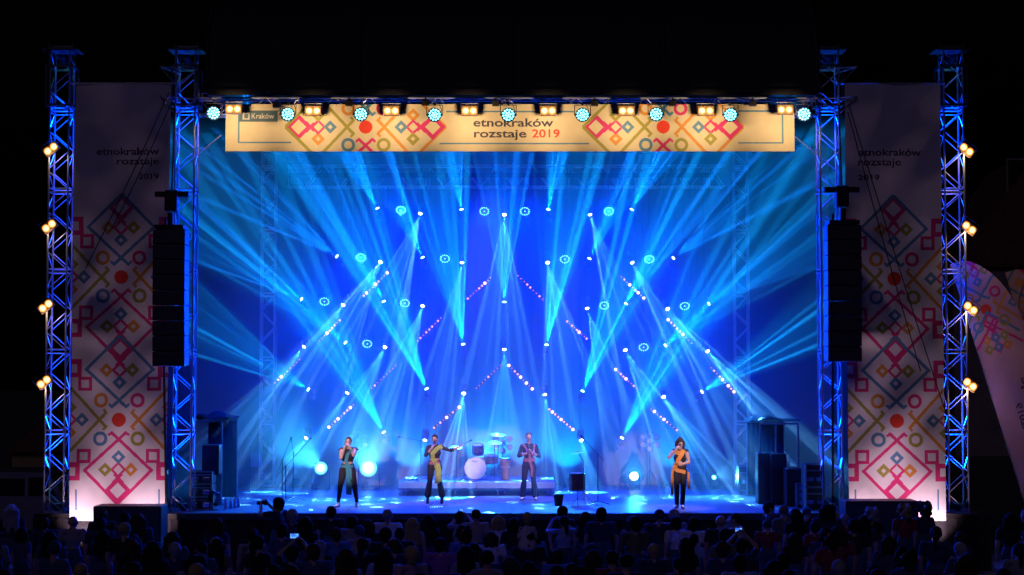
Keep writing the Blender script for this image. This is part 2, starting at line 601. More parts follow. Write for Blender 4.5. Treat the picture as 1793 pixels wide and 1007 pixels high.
UP_HEADS = [(661, 365), (808, 367), (960, 367), (1106, 367), (590, 449), (740, 451), (1032, 453), (1179, 452),
            (528, 524), (672, 528), (883, 529), (1096, 532), (1241, 532), (605, 600), (811, 603), (957, 604), (1165, 605),
            (540, 682), (747, 681), (1020, 685), (1229, 686), (672, 757), (1089, 767)]
DOWN_HEADS = [(736, 374), (883, 376), (1033, 376), (666, 459), (809, 460), (959, 460), (1107, 460), (601, 534), (740, 536),
              (1028, 540), (1169, 541), (532, 607), (674, 608), (883, 612), (1095, 613), (1239, 615), (608, 688), (812, 689),
              (954, 691), (1162, 695), (536, 767), (744, 771), (1018, 771)]
CX = 884.0
AX = [0, 75, 150, 220, 290, 360, 500]
AU = [0, 9, 25, 28, 52, 57, 60]
BEAM_E = 150000.0
CYAN = (0.0, 0.155, 0.92)
AQUA = (0.0, 0.27, 0.90)
PALE = (0.025, 0.28, 0.82)


DOWN_TILT = {}


def row_words(py):
    return ['top row', 'second row', 'third row', 'fourth row', 'fifth row', 'lowest row'][max(0, min(5, round((py - 370) / 78)))]


def rank_words(px, py, lst):
    row = sorted(q[0] for q in lst if abs(q[1] - py) < 30)
    i = row.index(px)
    return '%s of %s counted from the drum shield side' % (i + 1, len(row)), i, len(row)


ORD = ['first', 'second', 'third', 'fourth', 'fifth']
for i, (px, py) in enumerate(UP_HEADS):
    dx = px - CX
    a = math.copysign(interp(abs(dx), AX, AU), dx)
    _, k, nrow = rank_words(px, py, UP_HEADS)
    moving_head(px, py, HEAD_Y, a, 30 if abs(dx) > 250 else 24, True, BEAM_E * (0.8 if py < 400 else 1.0) * (0.5 if abs(dx) > 250 else 1.0), CYAN if py < 560 else AQUA, 15 if abs(dx) > 250 else 12.5, 7, i * 1.37,
                'moving head throwing a cyan fan up, %s from the left, %s' % (ORD[k], row_words(py)), 'moving heads pointing up', 0.06 if abs(dx) > 250 else 0.10, False)
for i, (px, py) in enumerate(DOWN_HEADS):
    dx = px - CX
    a = dx * 0.105
    _, k, nrow = rank_words(px, py, DOWN_HEADS)
    moving_head(px, py, HEAD_Y, a, DOWN_TILT.get(i, 36 + 11 * math.sin(i * 2.7)), False, BEAM_E * 0.29, PALE, 10.5, 6, 50 + i * 1.91,
                'moving head throwing pale streaks down, %s from the left, %s' % (ORD[k], row_words(py)), 'moving heads pointing down', 0.12, True)
# ------------------------------------------------------------------ ring pars hanging among the moving heads
def disc_mesh(name, r, m, n=12, dome=0.3):
    return MB().lathe([(r, 0), (r * 0.8, r * dome * 0.7), (r * 0.4, r * dome), (0.0001, r * dome * 1.1)], n).mesh(name, m, True)


m_ring = emit('ring_led', (0.25, 0.95, 1.0), 3.2)
_led_ring = disc_mesh('led', 0.019, m_ring, 8)
_rp_house = MB().lathe([(0.06, -0.14), (0.13, -0.10), (0.165, -0.02), (0.165, 0.012), (0.155, 0.012), (0.15, 0.0), (0.0001, 0.0)], 24).mesh('ring_par_housing', BLACK, True)
RING = [(702, 368), (848, 370), (919, 370), (1066, 370), (632, 451), (779, 453), (989, 454), (1137, 454), (568, 528), (709, 531), (1058, 535), (1199, 536), (643, 602), (1127, 608)]
WASH_E = 1750.0
ZTRUSS = zb1
for px, py in RING:
    p = at(px, py, 8.0)
    d = Vector((0, -0.78, -0.62)).normalized()
    row = sorted(q[0] for q in RING if abs(q[1] - py) < 30)
    t = thing('ring_par_light', p, 'par light with a ring of cyan leds, %s from the left, %s' % (ORD[row.index(px)], row_words(py)), 'stage light', 'ring pars in the light wall')
    h = put('housing', _rp_house, t, frame_z(d).to_matrix().to_4x4())
    for k in range(13):
        a = 2 * math.pi * k / 12
        rr = 0.125 if k < 12 else 0.0
        put('led', _led_ring, h, Matrix.Translation((rr * math.cos(a), rr * math.sin(a), 0.002)))
    MB().tube((-0.19, 0, 0), (-0.19, 0, 0.2), 0.008, n=6).tube((0.19, 0, 0), (0.19, 0, 0.2), 0.008, n=6).tube((-0.19, 0, 0.2), (0.19, 0, 0.2), 0.008, n=6).build('bracket', STEEL, t)
    tube_obj('hanging_cable', _cable, (0, 0, 0.2), (0, 0.3, ZTRUSS - p.z), t)
    spot(t, d * 0.03, d, WASH_E, (0.0, 0.028, 1.0), 150, 0.7, 0.12)

# ------------------------------------------------------------------ pixel battens: short diagonal bars of pinkish leds
m_px = [emit('pixel_led_%d' % i, c, s) for i, (c, s) in enumerate((((1.0, 0.24, 0.09), 1.1), ((1.0, 0.38, 0.17), 1.8), ((1.0, 0.56, 0.34), 2.8)))]
_px = [disc_mesh('pixel', r, m_px[i], 10, 0.8) for i, r in enumerate((0.021, 0.033, 0.048))]
BATTENS = [(637, 518, 678, 478), (559, 597, 595, 561), (819, 523, 859, 487), (731, 597, 772, 557), (482, 670, 525, 630), (651, 680, 693, 640), (576, 748, 619, 709),
           (834, 680, 876, 640), (760, 749, 804, 713), (907, 483, 950, 524), (993, 563, 1027, 593), (1088, 485, 1127, 522), (891, 640, 932, 681), (962, 717, 1003, 752),
           (1078, 647, 1114, 680), (1140, 716, 1185, 753), (1170, 560, 1211, 601), (1245, 644, 1285, 686)]
for i, (x0, y0, x1, y1) in enumerate(BATTENS):
    a, b2 = at(x0, y0, 8.7), at(x1, y1, 8.7)
    mid = (a + b2) / 2
    half = 'left' if x0 < CX else 'right'
    same = sorted([q for q in BATTENS if (q[0] < CX) == (x0 < CX)], key=lambda q: (q[1] + q[3]))
    k = same.index((x0, y0, x1, y1))
    near = min(UP_HEADS + DOWN_HEADS, key=lambda q: (q[0] - (x0 + x1) / 2) ** 2 + (q[1] - (y0 + y1) / 2) ** 2)
    t = thing('pixel_batten', mid, 'diagonal bar of pink led dots in the %s half, %s counted downwards' % (half, NUMW[k]), 'led bar', 'pixel battens in the light wall')
    ax = (b2 - a).normalized()
    rot = Matrix((ax, Vector((0, 1, 0)), ax.cross(Vector((0, 1, 0))))).transposed()
    MB().box((0, 0, 0), ((b2 - a).length + 0.10, 0.045, 0.05), rot.to_quaternion(), bevel=0.006).build('bar', BLACK, t)
    rnd = random.Random(i + 40)
    for j in range(9):
        q = a.lerp(b2, j / 8) - mid
        size = rnd.choices((0, 1, 2), (5, 4, 2))[0]
        put('led', _px[size], t, Matrix.Translation(q + Vector((0, -0.024, 0))) @ Matrix.Rotation(math.pi / 2, 4, 'X'))
    for q in (a - mid, b2 - mid):
        tube_obj('hanging_cable', _cable, q + Vector((0, 0, 0.02)), (q.x, 0.3, ZTRUSS - mid.z), t)

# ------------------------------------------------------------------ led pars along the front truss
m_front_led = emit('front_led', (0.22, 0.85, 1.0), 5.0)
_led_front = disc_mesh('led', 0.0235, m_front_led, 8)
m_parblue = mat('par_housing_blue_sheen', (0.02, 0.03, 0.06), 0.35)  # blue backlight put into the housing colour
_fp_house = MB().lathe([(0.07, -0.2), (0.13, -0.16), (0.165, -0.03), (0.172, 0.03), (0.160, 0.03), (0.152, 0.0), (0.0001, 0.0)], 26).mesh('front_par_housing', m_parblue, True)
FRONT_PAR = [(374, 198), (504, 200), (632, 200), (761, 201), (890, 201), (1020, 201), (1149, 200), (1279, 201), (1408, 200)]
for i, (px, py) in enumerate(FRONT_PAR):
    p = at(px, py, -0.45)
    d = Vector((random.uniform(-0.12, 0.12), -1, -0.25)).normalized()
    t = thing('led_par_light', p, 'round blue led par under the front truss, %s from the left of nine' % NUMW[i], 'stage light', 'led pars on the front truss')
    h = put('housing', _fp_house, t, frame_z(d).to_matrix().to_4x4())
    for rr, cnt in ((0.0, 1), (0.062, 6), (0.122, 12)):
        for k in range(cnt):
            a = 2 * math.pi * k / cnt + 0.2
            put('led', _led_front, h, Matrix.Translation((rr * math.cos(a), rr * math.sin(a), 0.003)))
    MB().tube((-0.19, 0.02, 0), (-0.19, 0.05, 0.24), 0.009, n=6).tube((0.19, 0.02, 0), (0.19, 0.05, 0.24), 0.009, n=6).tube((-0.19, 0.05, 0.24), (0.19, 0.05, 0.24), 0.009, n=6) \
        .box((0, 0.12, 0.28), (0.05, 0.2, 0.06)).tube((-0.2, 0, 0), (-0.16, 0, 0), 0.025, n=8).tube((0.2, 0, 0), (0.16, 0, 0), 0.025, n=8).build('bracket', STEEL, t)
    MB().path([(0.05, 0.2, 0.0), (0.12, 0.25, -0.05), (0.16, 0.25, 0.15), (0.1, 0.3, 0.3)], 0.008, 6).build('cable', BLACK, t, True)
    if i % 2 == 0:
        spot(t, d * 0.05, d, 190, (0.02, 0.12, 1.0), 90, 0.8, 0.12)

# ------------------------------------------------------------------ warm twin blinders
m_bulb = emit('warm_bulb', (1.0, 0.62, 0.22), 3.6)
m_glow = emit('reflector_glow', (1.0, 0.32, 0.05), 1.5)  # bulb light in the bowl put in as emission
m_blhouse = mat('blinder_housing', (0.22, 0.14, 0.07), 0.5, 0.3)
_bulb = MB().lathe([(0.064, 0.0), (0.052, 0.022), (0.026, 0.034), (0.0001, 0.038)], 16).mesh('bulb', m_bulb, True)


def blinder(p, q, label, group, energy, back_aim):
    t = thing('twin_blinder_lamp', p, label, 'blinder', group, q)
    MB().box((0, 0.045, 0), (0.38, 0.075, 0.225), bevel=0.012).build('housing', m_blhouse, t)
    fr = MB()
    for s in (-1, 1):
        fr.box((0, -0.012, s * 0.105), (0.38, 0.03, 0.014)).box((s * 0.183, -0.012, 0), (0.014, 0.03, 0.196))
    fr.build('frame', m_blhouse, t)
    for s in (-1, 1):
        MB().lathe([(0.088, -0.02), (0.094, 0.012), (0.088, 0.012), (0.078, -0.005), (0.0001, -0.008)], 18, (s * 0.091, 0.002, 0), Quaternion((1, 0, 0), R(90))).build('reflector', m_glow, t)
        put('bulb', _bulb, t, Matrix.Translation((s * 0.091, -0.004, 0)) @ Matrix.Rotation(math.pi / 2, 4, 'X'))
    MB().tube((-0.21, 0.04, 0), (-0.21, 0.04, 0.19), 0.008, n=6).tube((0.21, 0.04, 0), (0.21, 0.04, 0.19), 0.008, n=6).tube((-0.21, 0.04, 0.19), (0.21, 0.04, 0.19), 0.008, n=6).build('bracket', STEEL, t)
    spot(t, (0, -0.55, -0.34) if back_aim[0] == 0 else (0, -0.12, -0.18), back_aim, energy, (1.0, 0.66, 0.36), 112 if back_aim[0] == 0 else 150, 0.6, 0.07)  # added lamp off the fixture, aimed backwards to brighten what hangs behind
    return t


FRONT_BL = [(409, 191), (548, 194), (685, 194), (822, 194), (960, 194), (1097, 194), (1236, 194), (1375, 192)]
for i, (px, py) in enumerate(FRONT_BL):
    blinder(at(px, py, -0.42), Quaternion((1, 0, 0), R(-8)), 'warm twin lamp in front of the beige banner, %s from the left of eight' % NUMW[i], 'warm blinders on the front truss', 72, (0, 1.0, 0.16))
for side, lst in (('left', [(89, 261), (86, 396), (80, 536), (77, 669)]), ('right', [(1692.5, 262), (1697, 399), (1699.5, 539.5), (1698.5, 673)])):
    for i, (px, py) in enumerate(lst):
        s = -1 if side == 'left' else 1
        blinder(at(px, py, 0.15), Quaternion((0, 1, 0), R(38 * s)), 'warm twin lamp on the %smost tower, %s from the top' % (side, ORD[i]), 'warm blinders on the outer towers', 10 if s < 0 else 20, (0.5 * s, 0.8, -0.4))

# ------------------------------------------------------------------ profile spots: unlit bodies on the front truss, added unseen lit copies behind banner
_prof = MB().box((0, 0, 0), (0.22, 0.34, 0.2), bevel=0.02).lathe([(0.07, 0.15), (0.085, 0.2), (0.085, 0.36), (0.07, 0.36), (0.065, 0.3)], 16, (0, 0, 0), Quaternion((1, 0, 0), R(-90))).mesh('profile_body', BLACK, True)
PROF = [(484, 184), (611, 181), (745, 180), (868, 181), (1041, 181), (1178, 181), (1318, 181)]
KEY_TARGETS = {0: (607, 800, 1.8), 2: (765, 800, 2.9), 4: (925, 800, 4.1), 6: (1190, 800, 1.4), 3: (835, 840, 6.4), 1: (800, 880, 1.8), 5: (1060, 880, 1.8)}
for i, (px, py) in enumerate(PROF):
    bp = at(px, py, -0.12)
    jb = thing('unlit_spot_body', bp, 'small black unlit spotlight body clamped under the front truss, %s from the left of seven' % NUMW[i], 'spotlight body', 'spotlight bodies on the front truss')
    MB().box((0, 0, 0), (0.17, 0.13, 0.13), bevel=0.01).build('box_body', BLACK, jb)
    MB().box((0, 0.04, 0.10), (0.05, 0.06, 0.09)).build('clamp', STEEL, jb)
    p = at(px, py, 0.80) - Vector((0, 0, 0.25))
    tg = at(*KEY_TARGETS[i])
    d = (tg - p).normalized()
    t = thing('hidden_profile_spot', p, 'small black spotlight added unseen behind the cream banner, %s from the left of seven' % NUMW[i], 'stage light', 'added profile spots behind the front truss')
    put('body', _prof, t, (Vector((d.x, d.y, d.z)).to_track_quat('Y', 'Z')).to_matrix().to_4x4())
    MB().tube((-0.13, 0, 0), (-0.13, 0, 0.2), 0.008, n=6).tube((0.13, 0, 0), (0.13, 0, 0.2), 0.008, n=6).tube((-0.13, 0, 0.2), (0.13, 0, 0.2), 0.008, n=6).build('bracket', STEEL, t)
    if i in KEY_TARGETS:
        wide = i in (1, 5)
        spot(t, d * 0.38, d, (2600 if i != 3 else 3600) if not wide else 400, ((0.85, 0.72, 0.9) if i != 3 else (0.45, 0.6, 1.0)) if not wide else (0.55, 0.30, 1.0), (15 if i != 3 else 27) if not wide else 62, 0.5, 0.05)

# assumed follow spots, unseen behind the audience, added to light the singers' faces
for sx, tgs, lab in ((-6.5, ((607, 790, 1.8), (765, 785, 2.9)), 'assumed follow spot lamp, unseen on an added mast behind the audience, left of the camera'), (6.5, ((926, 785, 4.1), (1190, 790, 1.4)), 'assumed follow spot lamp, unseen on an added mast behind the audience, right of the camera')):
    fs_ = thing('assumed_follow_spot', (sx, -44.0, 0), lab, 'stage light', 'assumed follow spots')
    MB().tube((0, 0, 0), (0, 0, 6.6), 0.06, n=12).build('mast', STEEL, fs_)
    MB().box((0, 0, 6.7), (0.9, 0.2, 0.08)).build('crossbar', STEEL, fs_)
    for k_, tg in enumerate(tgs):
        p_ = Vector((sx - 0.3 + 0.6 * k_, -44.0, 6.95))
        d = (at(*tg) - p_).normalized()
        put('lamp_body', _prof, fs_, Matrix.Translation(p_ - Vector((sx, -44.0, 0))) @ d.to_track_quat('Y', 'Z').to_matrix().to_4x4())
        spot(fs_, p_ - Vector((sx, -44.0, 0)) + d * 0.45, d, 75000, (1.0, 0.66, 0.72), 2.3, 0.6, 0.05)

# ------------------------------------------------------------------ lamps standing at the back of the deck
m_hot = emit('hot_face_white', (0.55, 0.95, 1.0), 22.0)
m_hot2 = emit('hot_face_cyan', (0.25, 0.85, 1.0), 8.0)


def lens_material(r, hot, rim):
    """A lamp lens: the lamp burns white in the middle and falls off towards the rim of the glass."""
    m = emit('lamp_lens', rim, 1.0)
    n, l = m.node_tree.nodes, m.node_tree.links
    b = n['Principled BSDF']
    tc = n.new('ShaderNodeTexCoord')
    mp = n.new('ShaderNodeVectorMath')
    mp.operation = 'MULTIPLY'
    mp.inputs[1].default_value = (1 / r, 1 / r, 0)
    ln = n.new('ShaderNodeVectorMath')
    ln.operation = 'LENGTH'
    l.new(tc.outputs['Object'], mp.inputs[0])
    l.new(mp.outputs[0], ln.inputs[0])
    mr = n.new('ShaderNodeMapRange')
    mr.interpolation_type = 'SMOOTHSTEP'
    mr.inputs[1].default_value = 0.25
    mr.inputs[2].default_value = 1.0
    mr.inputs[3].default_value = hot
    mr.inputs[4].default_value = 0.5
    l.new(ln.outputs['Value'], mr.inputs[0])
    l.new(mr.outputs[0], b.inputs['Emission Strength'])
    return m


def floor_lamp(px, py, Y, r, aim, energy, col, cone, label, mm=m_hot, n_led=0, group='lamps standing at the back of the deck'):
    p = at(px, py, Y)
    d = Vector(aim).normalized()
    t = thing('floor_lamp', (p.x, p.y, DECK_Z), label, 'stage light', group)
    c = Vector((0, 0, p.z - DECK_Z))
    q = frame_z(d).to_matrix().to_4x4()
    h = put('housing', MB().lathe([(r * 0.5, -r * 1.6), (r * 0.95, -r * 1.2), (r * 1.12, 0), (r * 1.12, 0.02), (r * 1.04, 0.02), (r, -0.01)], 22).mesh('lamp_housing', BLACK, True), t, Matrix.Translation(c) @ q)
    if n_led:
        put('lens', MB().lathe([(r * 0.38, 0.0), (0.0001, 0.0)], 18).mesh('lamp_lens', m_hot2), h)
        for k in range(n_led):
            a = 2 * math.pi * k / n_led
            put('led', disc_mesh('led', r * 0.15, mm, 8), h, Matrix.Translation((r * 0.78 * math.cos(a), r * 0.78 * math.sin(a), 0.0)))
    else:
        put('lens', MB().lathe([(r, 0.0), (r * 0.6, r * 0.14), (0.0001, r * 0.2)], 22).mesh('lamp_lens', lens_material(r, 12.0, (0.12, 0.75, 1.0)), True), h)
    st = MB()
    st.box((0, 0, 0.03), (0.34, 0.26, 0.06), bevel=0.01)
    for s in (-1, 1):
        st.box((s * (r * 1.2 + 0.01), 0, c.z / 2), (0.03, 0.06, c.z))
    st.build('stand', BLACK, t)
    spot(h, (0, 0, r * 0.25), (0, 0, 1), energy, col, cone, 0.6, r * 0.5)
    return t


floor_lamp(562, 820, 8.3, 0.20, (-0.10, -1, 0.24), 6000, (0.05, 0.55, 1.0), 22, 'overexposed white floor lamp at the back, just right of the mic stands')
floor_lamp(645, 820, 8.3, 0.26, (0.06, -1, 0.24), 8000, (0.05, 0.55, 1.0), 24, 'largest overexposed white lamp, beside the singer with the teal sash')
floor_lamp(1110, 834, 8.4, 0.13, (0.0, -1, 0.28), 700, (0.02, 0.5, 1.0), 50, 'round floor lamp with a white led ring at the back', m_hot, 12)
floor_lamp(1250, 836, 8.6, 0.08, (0.35, -1, 0.25), 500, (0.1, 0.6, 1.0), 40, 'slim bright floor lamp at the back right, near the flight case')
floor_lamp(1392, 867, 3.4, 0.09, (-0.75, -0.12, 0.70), 1100, (0.35, 0.75, 1.0), 26, 'small lamp at the right wing throwing a pale ray up to the left')
for i, (px, aimx, e, cn, lab) in enumerate(((852, 0.05, 820, 95, 'assumed cyan wash lamp on the floor behind the bass drum'), (996, -0.02, 560, 95, 'assumed cyan wash lamp on the floor behind the floor tom'),
                                   (925, 0.0, 360, 90, 'assumed cyan wash lamp on the floor behind the man clapping'),
                                   (720, -0.05, 420, 95, 'assumed cyan wash lamp on the floor behind the singer with the green sash'), (1180, 0.02, 300, 95, 'assumed cyan wash lamp on the floor behind the woman with the orange sash'),
                                   (520, -0.05, 220, 95, 'assumed blue wash lamp on the floor behind the mic stands'))):
    floor_lamp(px, 842, 9.35, 0.10, (aimx, 0.72, 1.0), e * 1.4, (0.0, 0.32, 1.0), cn * 0.8, lab, m_hot2)  # assumed lamps, added to throw the cyan glow onto the backdrop

# ------------------------------------------------------------------ unlit seven-lamp clusters
m_dim_lens = mat('unlit_lens', (0.45, 0.5, 0.55), 0.12, 0.0, coat=0.6)
for px, py, lab in ((627, 772, 'unlit cluster of seven round lamps above the left floor lamps'), (880, 776, 'unlit cluster of seven round lamps above the drum kit'), (1138, 772, 'unlit cluster of seven round lamps beside the woman with the orange sash')):
    p = at(px, py, 9.55)
    t = thing('lamp_cluster', (p.x, p.y, DECK_Z), lab, 'stage light', 'unlit lamp clusters')
    zc = p.z - DECK_Z
    arms = MB()
    for k in range(7):
        a = math.pi / 6 + k * math.pi / 3
        rr = 0.0 if k == 6 else 0.235
        c = Vector((rr * math.cos(a), 0, zc + rr * math.sin(a)))
        hh = MB().lathe([(0.04, -0.10), (0.085, -0.03), (0.095, 0.0), (0.085, 0.0)], 16, c, Quaternion((1, 0, 0), R(90))).build('lamp_can', STEEL, t, True)
        MB().lathe([(0.084, -0.004), (0.05, 0.014), (0.0001, 0.02)], 16, c, Quaternion((1, 0, 0), R(90))).build('lens', m_dim_lens, hh, True)
        arms.tube((0, 0.08, zc), c + Vector((0, 0.08, 0)), 0.012, n=6)
    arms.tube((0, 0.08, zc), (0, 0.08, 0.03), 0.018, n=8)
    for k in range(3):
        a = k * 2.094 + 0.5
        arms.tube((0, 0.08, 0.5), (0.4 * math.cos(a), 0.08 + 0.4 * math.sin(a), 0.012), 0.012, n=6)
    arms.build('stand', STEEL, t)
# ------------------------------------------------------------------ printed banners
INK = {'pink': (0.72, 0.03, 0.20), 'blue': (0.09, 0.26, 0.44), 'olive': (0.36, 0.34, 0.05), 'orange': (0.72, 0.30, 0.04), 'red': (0.80, 0.045, 0.02), 'dark': (0.05, 0.04, 0.07), 'teal': (0.07, 0.15, 0.19), 'sand': (0.75, 0.70, 0.6)}
M_INK = {k: mat('print_' + k, c, 0.75, noise=0.08, nscale=5) for k, c in INK.items()}
m_vinyl = mat('banner_vinyl', (0.80, 0.76, 0.74), 0.6, noise=0.05, nscale=2.5, bump=0.08)
m_vinyl_warm = mat('banner_vinyl_cream', (0.74, 0.62, 0.38), 0.55, noise=0.04, nscale=2.5)


class Print:
    """Flat shapes in (u right, v up) metres, kept by ink."""
    def __init__(self):
        self.polys = {}

    def poly(self, ink, pts):
        self.polys.setdefault(ink, []).append([(float(a), float(b)) for a, b in pts])

    def bar(self, ink, a, b, wd):
        a, b = Vector(a).to_2d() if not isinstance(a, Vector) else a, Vector(b).to_2d() if not isinstance(b, Vector) else b
        d = (b - a).normalized()
        n = Vector((-d.y, d.x)) * wd / 2
        self.poly(ink, [a + n, b + n, b - n, a - n])

    def frame(self, ink, c, ro, ri, rot, n):
        """Ring between two regular n-gons."""
        for k in range(n):
            a0, a1 = rot + 2 * math.pi * k / n, rot + 2 * math.pi * (k + 1) / n
            self.poly(ink, [(c[0] + r * math.cos(a), c[1] + r * math.sin(a)) for r, a in ((ro, a0), (ro, a1), (ri, a1), (ri, a0))])

    def disc(self, ink, c, r, n=28):
        self.poly(ink, [(c[0] + r * math.cos(2 * math.pi * k / n), c[1] + r * math.sin(2 * math.pi * k / n)) for k in range(n)])

    def motif(self, c, k, squares=True):
        c = Vector(c)
        P = lambda u, v: c + Vector((u, v)) * k
        self.disc('red', c, 12.3 * k)
        for u, v, ink in ((-32, 34, 'orange'), (32, 34, 'pink'), (-32, -33, 'blue'), (33, -33, 'olive')):
            self.frame(ink, P(u, v), 12.8 * k, 7.2 * k, 0, 26)
        for ang, ink, l_, r_ in ((0, 'pink', 'orange', 'olive'), (180, 'blue', 'orange', 'olive'), (-90, 'olive', 'orange', 'olive'), (90, 'orange', 'olive', 'orange')):
            ca, sa = math.cos(R(ang)), math.sin(R(ang))
            # local frame: a along the way out from the disc (down for ang 0), s to the viewer's right for ang 0
            T = lambda s, a: P(s * ca - (-a) * sa, s * sa + (-a) * ca)
            wd = 5.4 * k
            for sg in (-1, 1):
                self.bar(ink, T(-13 * sg, 22), T(60 * sg, 88 + 2), wd)
                self.bar(ink, T(60 * sg, 88 - 2), T(0, 147), wd)
                self.bar(ink, T(-11 * sg, 21), T(-18 * sg, 27.5), 4.5 * k)
            rt = R(0)
            self.frame('blue', T(0, 65), 12.5 * k, 4.6 * k, rt, 4)
            if ang in (0, 180):
                self.frame('olive' if ang == 0 else 'orange', P(-23, -87 if ang == 0 else 87), 12.5 * k, 4.6 * k, rt, 4)
                self.frame('orange' if ang == 0 else 'olive', P(22, -87 if ang == 0 else 87), 12.5 * k, 4.6 * k, rt, 4)
            else:
                sx = -1 if ang == -90 else 1
                self.frame('olive' if sx < 0 else 'orange', P(sx * 87, 22), 12.5 * k, 4.6 * k, rt, 4)
                self.frame('orange' if sx < 0 else 'olive', P(sx * 87, -22), 12.5 * k, 4.6 * k, rt, 4)
            self.frame('pink', T(0, 87), 14.5 * k, 8.5 * k, rt, 4)
            self.frame('pink', T(0, 123), 24 * k, 14.0 * k, rt, 4)
            for sg in (-1, 1):
                self.bar('pink', T(-7 * sg, 94), T(9 * sg, 110), 5.5 * k)
        if squares:
            for sx in (-1, 1):
                for sy in (-1, 1):
                    self.frame('pink', P(sx * 60, sy * 63), 17.5 * k, 9.8 * k, math.pi / 4, 4)
                    self.frame('pink', P(sx * 82, sy * 90), 22.5 * k, 10.5 * k, math.pi / 4, 4)

    def text(self, ink, body, size, u, v, width, bold=0.02):
        """Set a line of lettering of the given width with its left end at (u, v)."""
        me = text_mesh(body, size, bold)
        xs = [p.co.x for p in me.vertices]
        x0, k = min(xs), width / (max(xs) - min(xs))
        for f in me.polygons:
            pts = [me.vertices[q].co for q in f.vertices]
            self.poly(ink, [(u + (p.x - x0) * k, v + p.y) for p in pts])
        bpy.data.meshes.remove(me)

    def cloth(self, name, parent, u0, u1, v0, v1, surf, cell, base, thick, width=None, rot=None):
        """A cloth woven fine enough to carry the print in its own colour; inks are laid in the order they were set."""
        nu, nv = int((u1 - u0) / cell), int((v1 - v0) / cell)
        us, vs = np.linspace(u0, u1, nu + 1), np.linspace(v0, v1, nv + 1)
        col = np.empty((nv, nu, 3))
        col[:] = base
        cu, cv = (us[:-1] + us[1:]) / 2, (vs[:-1] + vs[1:]) / 2
        for ink, polys in self.polys.items():
            c = INK[ink]
            for pl in polys:
                P = np.array(pl)
                i0, i1 = np.searchsorted(cu, P[:, 0].min()), np.searchsorted(cu, P[:, 0].max())
                j0, j1 = np.searchsorted(cv, P[:, 1].min()), np.searchsorted(cv, P[:, 1].max())
                if i1 <= i0 or j1 <= j0:
                    continue
                X, Z = np.meshgrid(cu[i0:i1], cv[j0:j1])
                pos = np.ones(X.shape, bool)
                neg = np.ones(X.shape, bool)
                for a, b in zip(P, np.roll(P, -1, 0)):
                    cr = (b[0] - a[0]) * (Z - a[1]) - (b[1] - a[1]) * (X - a[0])
                    pos &= cr >= 0
                    neg &= cr <= 0
                col[j0:j1, i0:i1][pos | neg] = c
        G = np.empty((nv + 1, nu + 1, 3))
        for j in range(nv + 1):
            wv = 1.0 if width is None else width(vs[j])
            for i in range(nu + 1):
                G[j, i] = surf(us[i] * wv, vs[j])
        n_ = (nu + 1) * (nv + 1)
        V1 = G.reshape(-1, 3)
        V2 = V1 + np.array((0, thick, 0))
        A = (np.arange(nv)[:, None] * (nu + 1) + np.arange(nu)[None]).reshape(-1)
        F = np.stack([A, A + 1, A + nu + 2, A + nu + 1], 1)
        F2 = F[:, ::-1] + n_
        allf = np.concatenate([F, F2])
        me = bpy.data.meshes.new(name)
        me.vertices.add(2 * n_)
        me.vertices.foreach_set('co', np.concatenate([V1, V2]).astype(np.float32).ravel())
        me.loops.add(len(allf) * 4)
        me.loops.foreach_set('vertex_index', allf.astype(np.int32).ravel())
        me.polygons.add(len(allf))
        me.polygons.foreach_set('loop_start', np.arange(len(allf), dtype=np.int32) * 4)
        me.polygons.foreach_set('use_smooth', np.ones(len(allf), bool))
        at_ = me.attributes.new('print', 'FLOAT_COLOR', 'FACE')
        cc = np.ones((len(allf), 4), np.float32)
        cc[:len(F), :3] = col.reshape(-1, 3)
        cc[len(F):, :3] = col.reshape(-1, 3)
        at_.data.foreach_set('color', cc.ravel())
        me.update(calc_edges=True)
        me.validate()
        me.materials.append(m_print)
        return put('cloth', me, parent)


def print_material():
    m = bpy.data.materials.new('printed_vinyl')
    m.use_nodes = True
    n, l = m.node_tree.nodes, m.node_tree.links
    b = n['Principled BSDF']
    b.inputs['Roughness'].default_value = 0.62
    a = n.new('ShaderNodeAttribute')
    a.attribute_name = 'print'
    tc = n.new('ShaderNodeTexCoord')
    t = n.new('ShaderNodeTexNoise')
    t.inputs['Scale'].default_value = 2.2
    t.inputs['Detail'].default_value = 6
    l.new(tc.outputs['Object'], t.inputs['Vector'])
    r = n.new('ShaderNodeMapRange')
    r.inputs[1].default_value = 0.3
    r.inputs[2].default_value = 0.7
    r.inputs[3].default_value = 0.90
    r.inputs[4].default_value = 1.04
    l.new(t.outputs['Fac'], r.inputs[0])
    mx = n.new('ShaderNodeMix')
    mx.data_type = 'RGBA'
    mx.blend_type = 'MULTIPLY'
    mx.inputs[0].default_value = 1
    l.new(a.outputs['Color'], mx.inputs[6])
    l.new(r.outputs[0], mx.inputs[7])
    l.new(mx.outputs[2], b.inputs['Base Color'])
    bp = n.new('ShaderNodeBump')
    bp.inputs['Strength'].default_value = 0.12
    bp.inputs['Distance'].default_value = 0.03
    l.new(t.outputs['Fac'], bp.inputs['Height'])
    l.new(bp.outputs[0], b.inputs['Normal'])
    return m


m_print = print_material()
VINYL, CREAM, FLAGC = (0.80, 0.76, 0.78), (0.76, 0.66, 0.42), (0.62, 0.36, 0.40)


def text_mesh(body, size, bold):
    cu = bpy.data.curves.new('lettering', 'FONT')
    cu.body = body
    cu.size = size
    cu.offset = bold * size
    cu.resolution_u = 3
    tmp = bpy.data.objects.new('lettering_tmp', cu)
    C.objects.link(tmp)
    dg = bpy.context.evaluated_depsgraph_get()
    me = bpy.data.meshes.new_from_object(tmp.evaluated_get(dg))
    bpy.data.objects.remove(tmp)
    return me


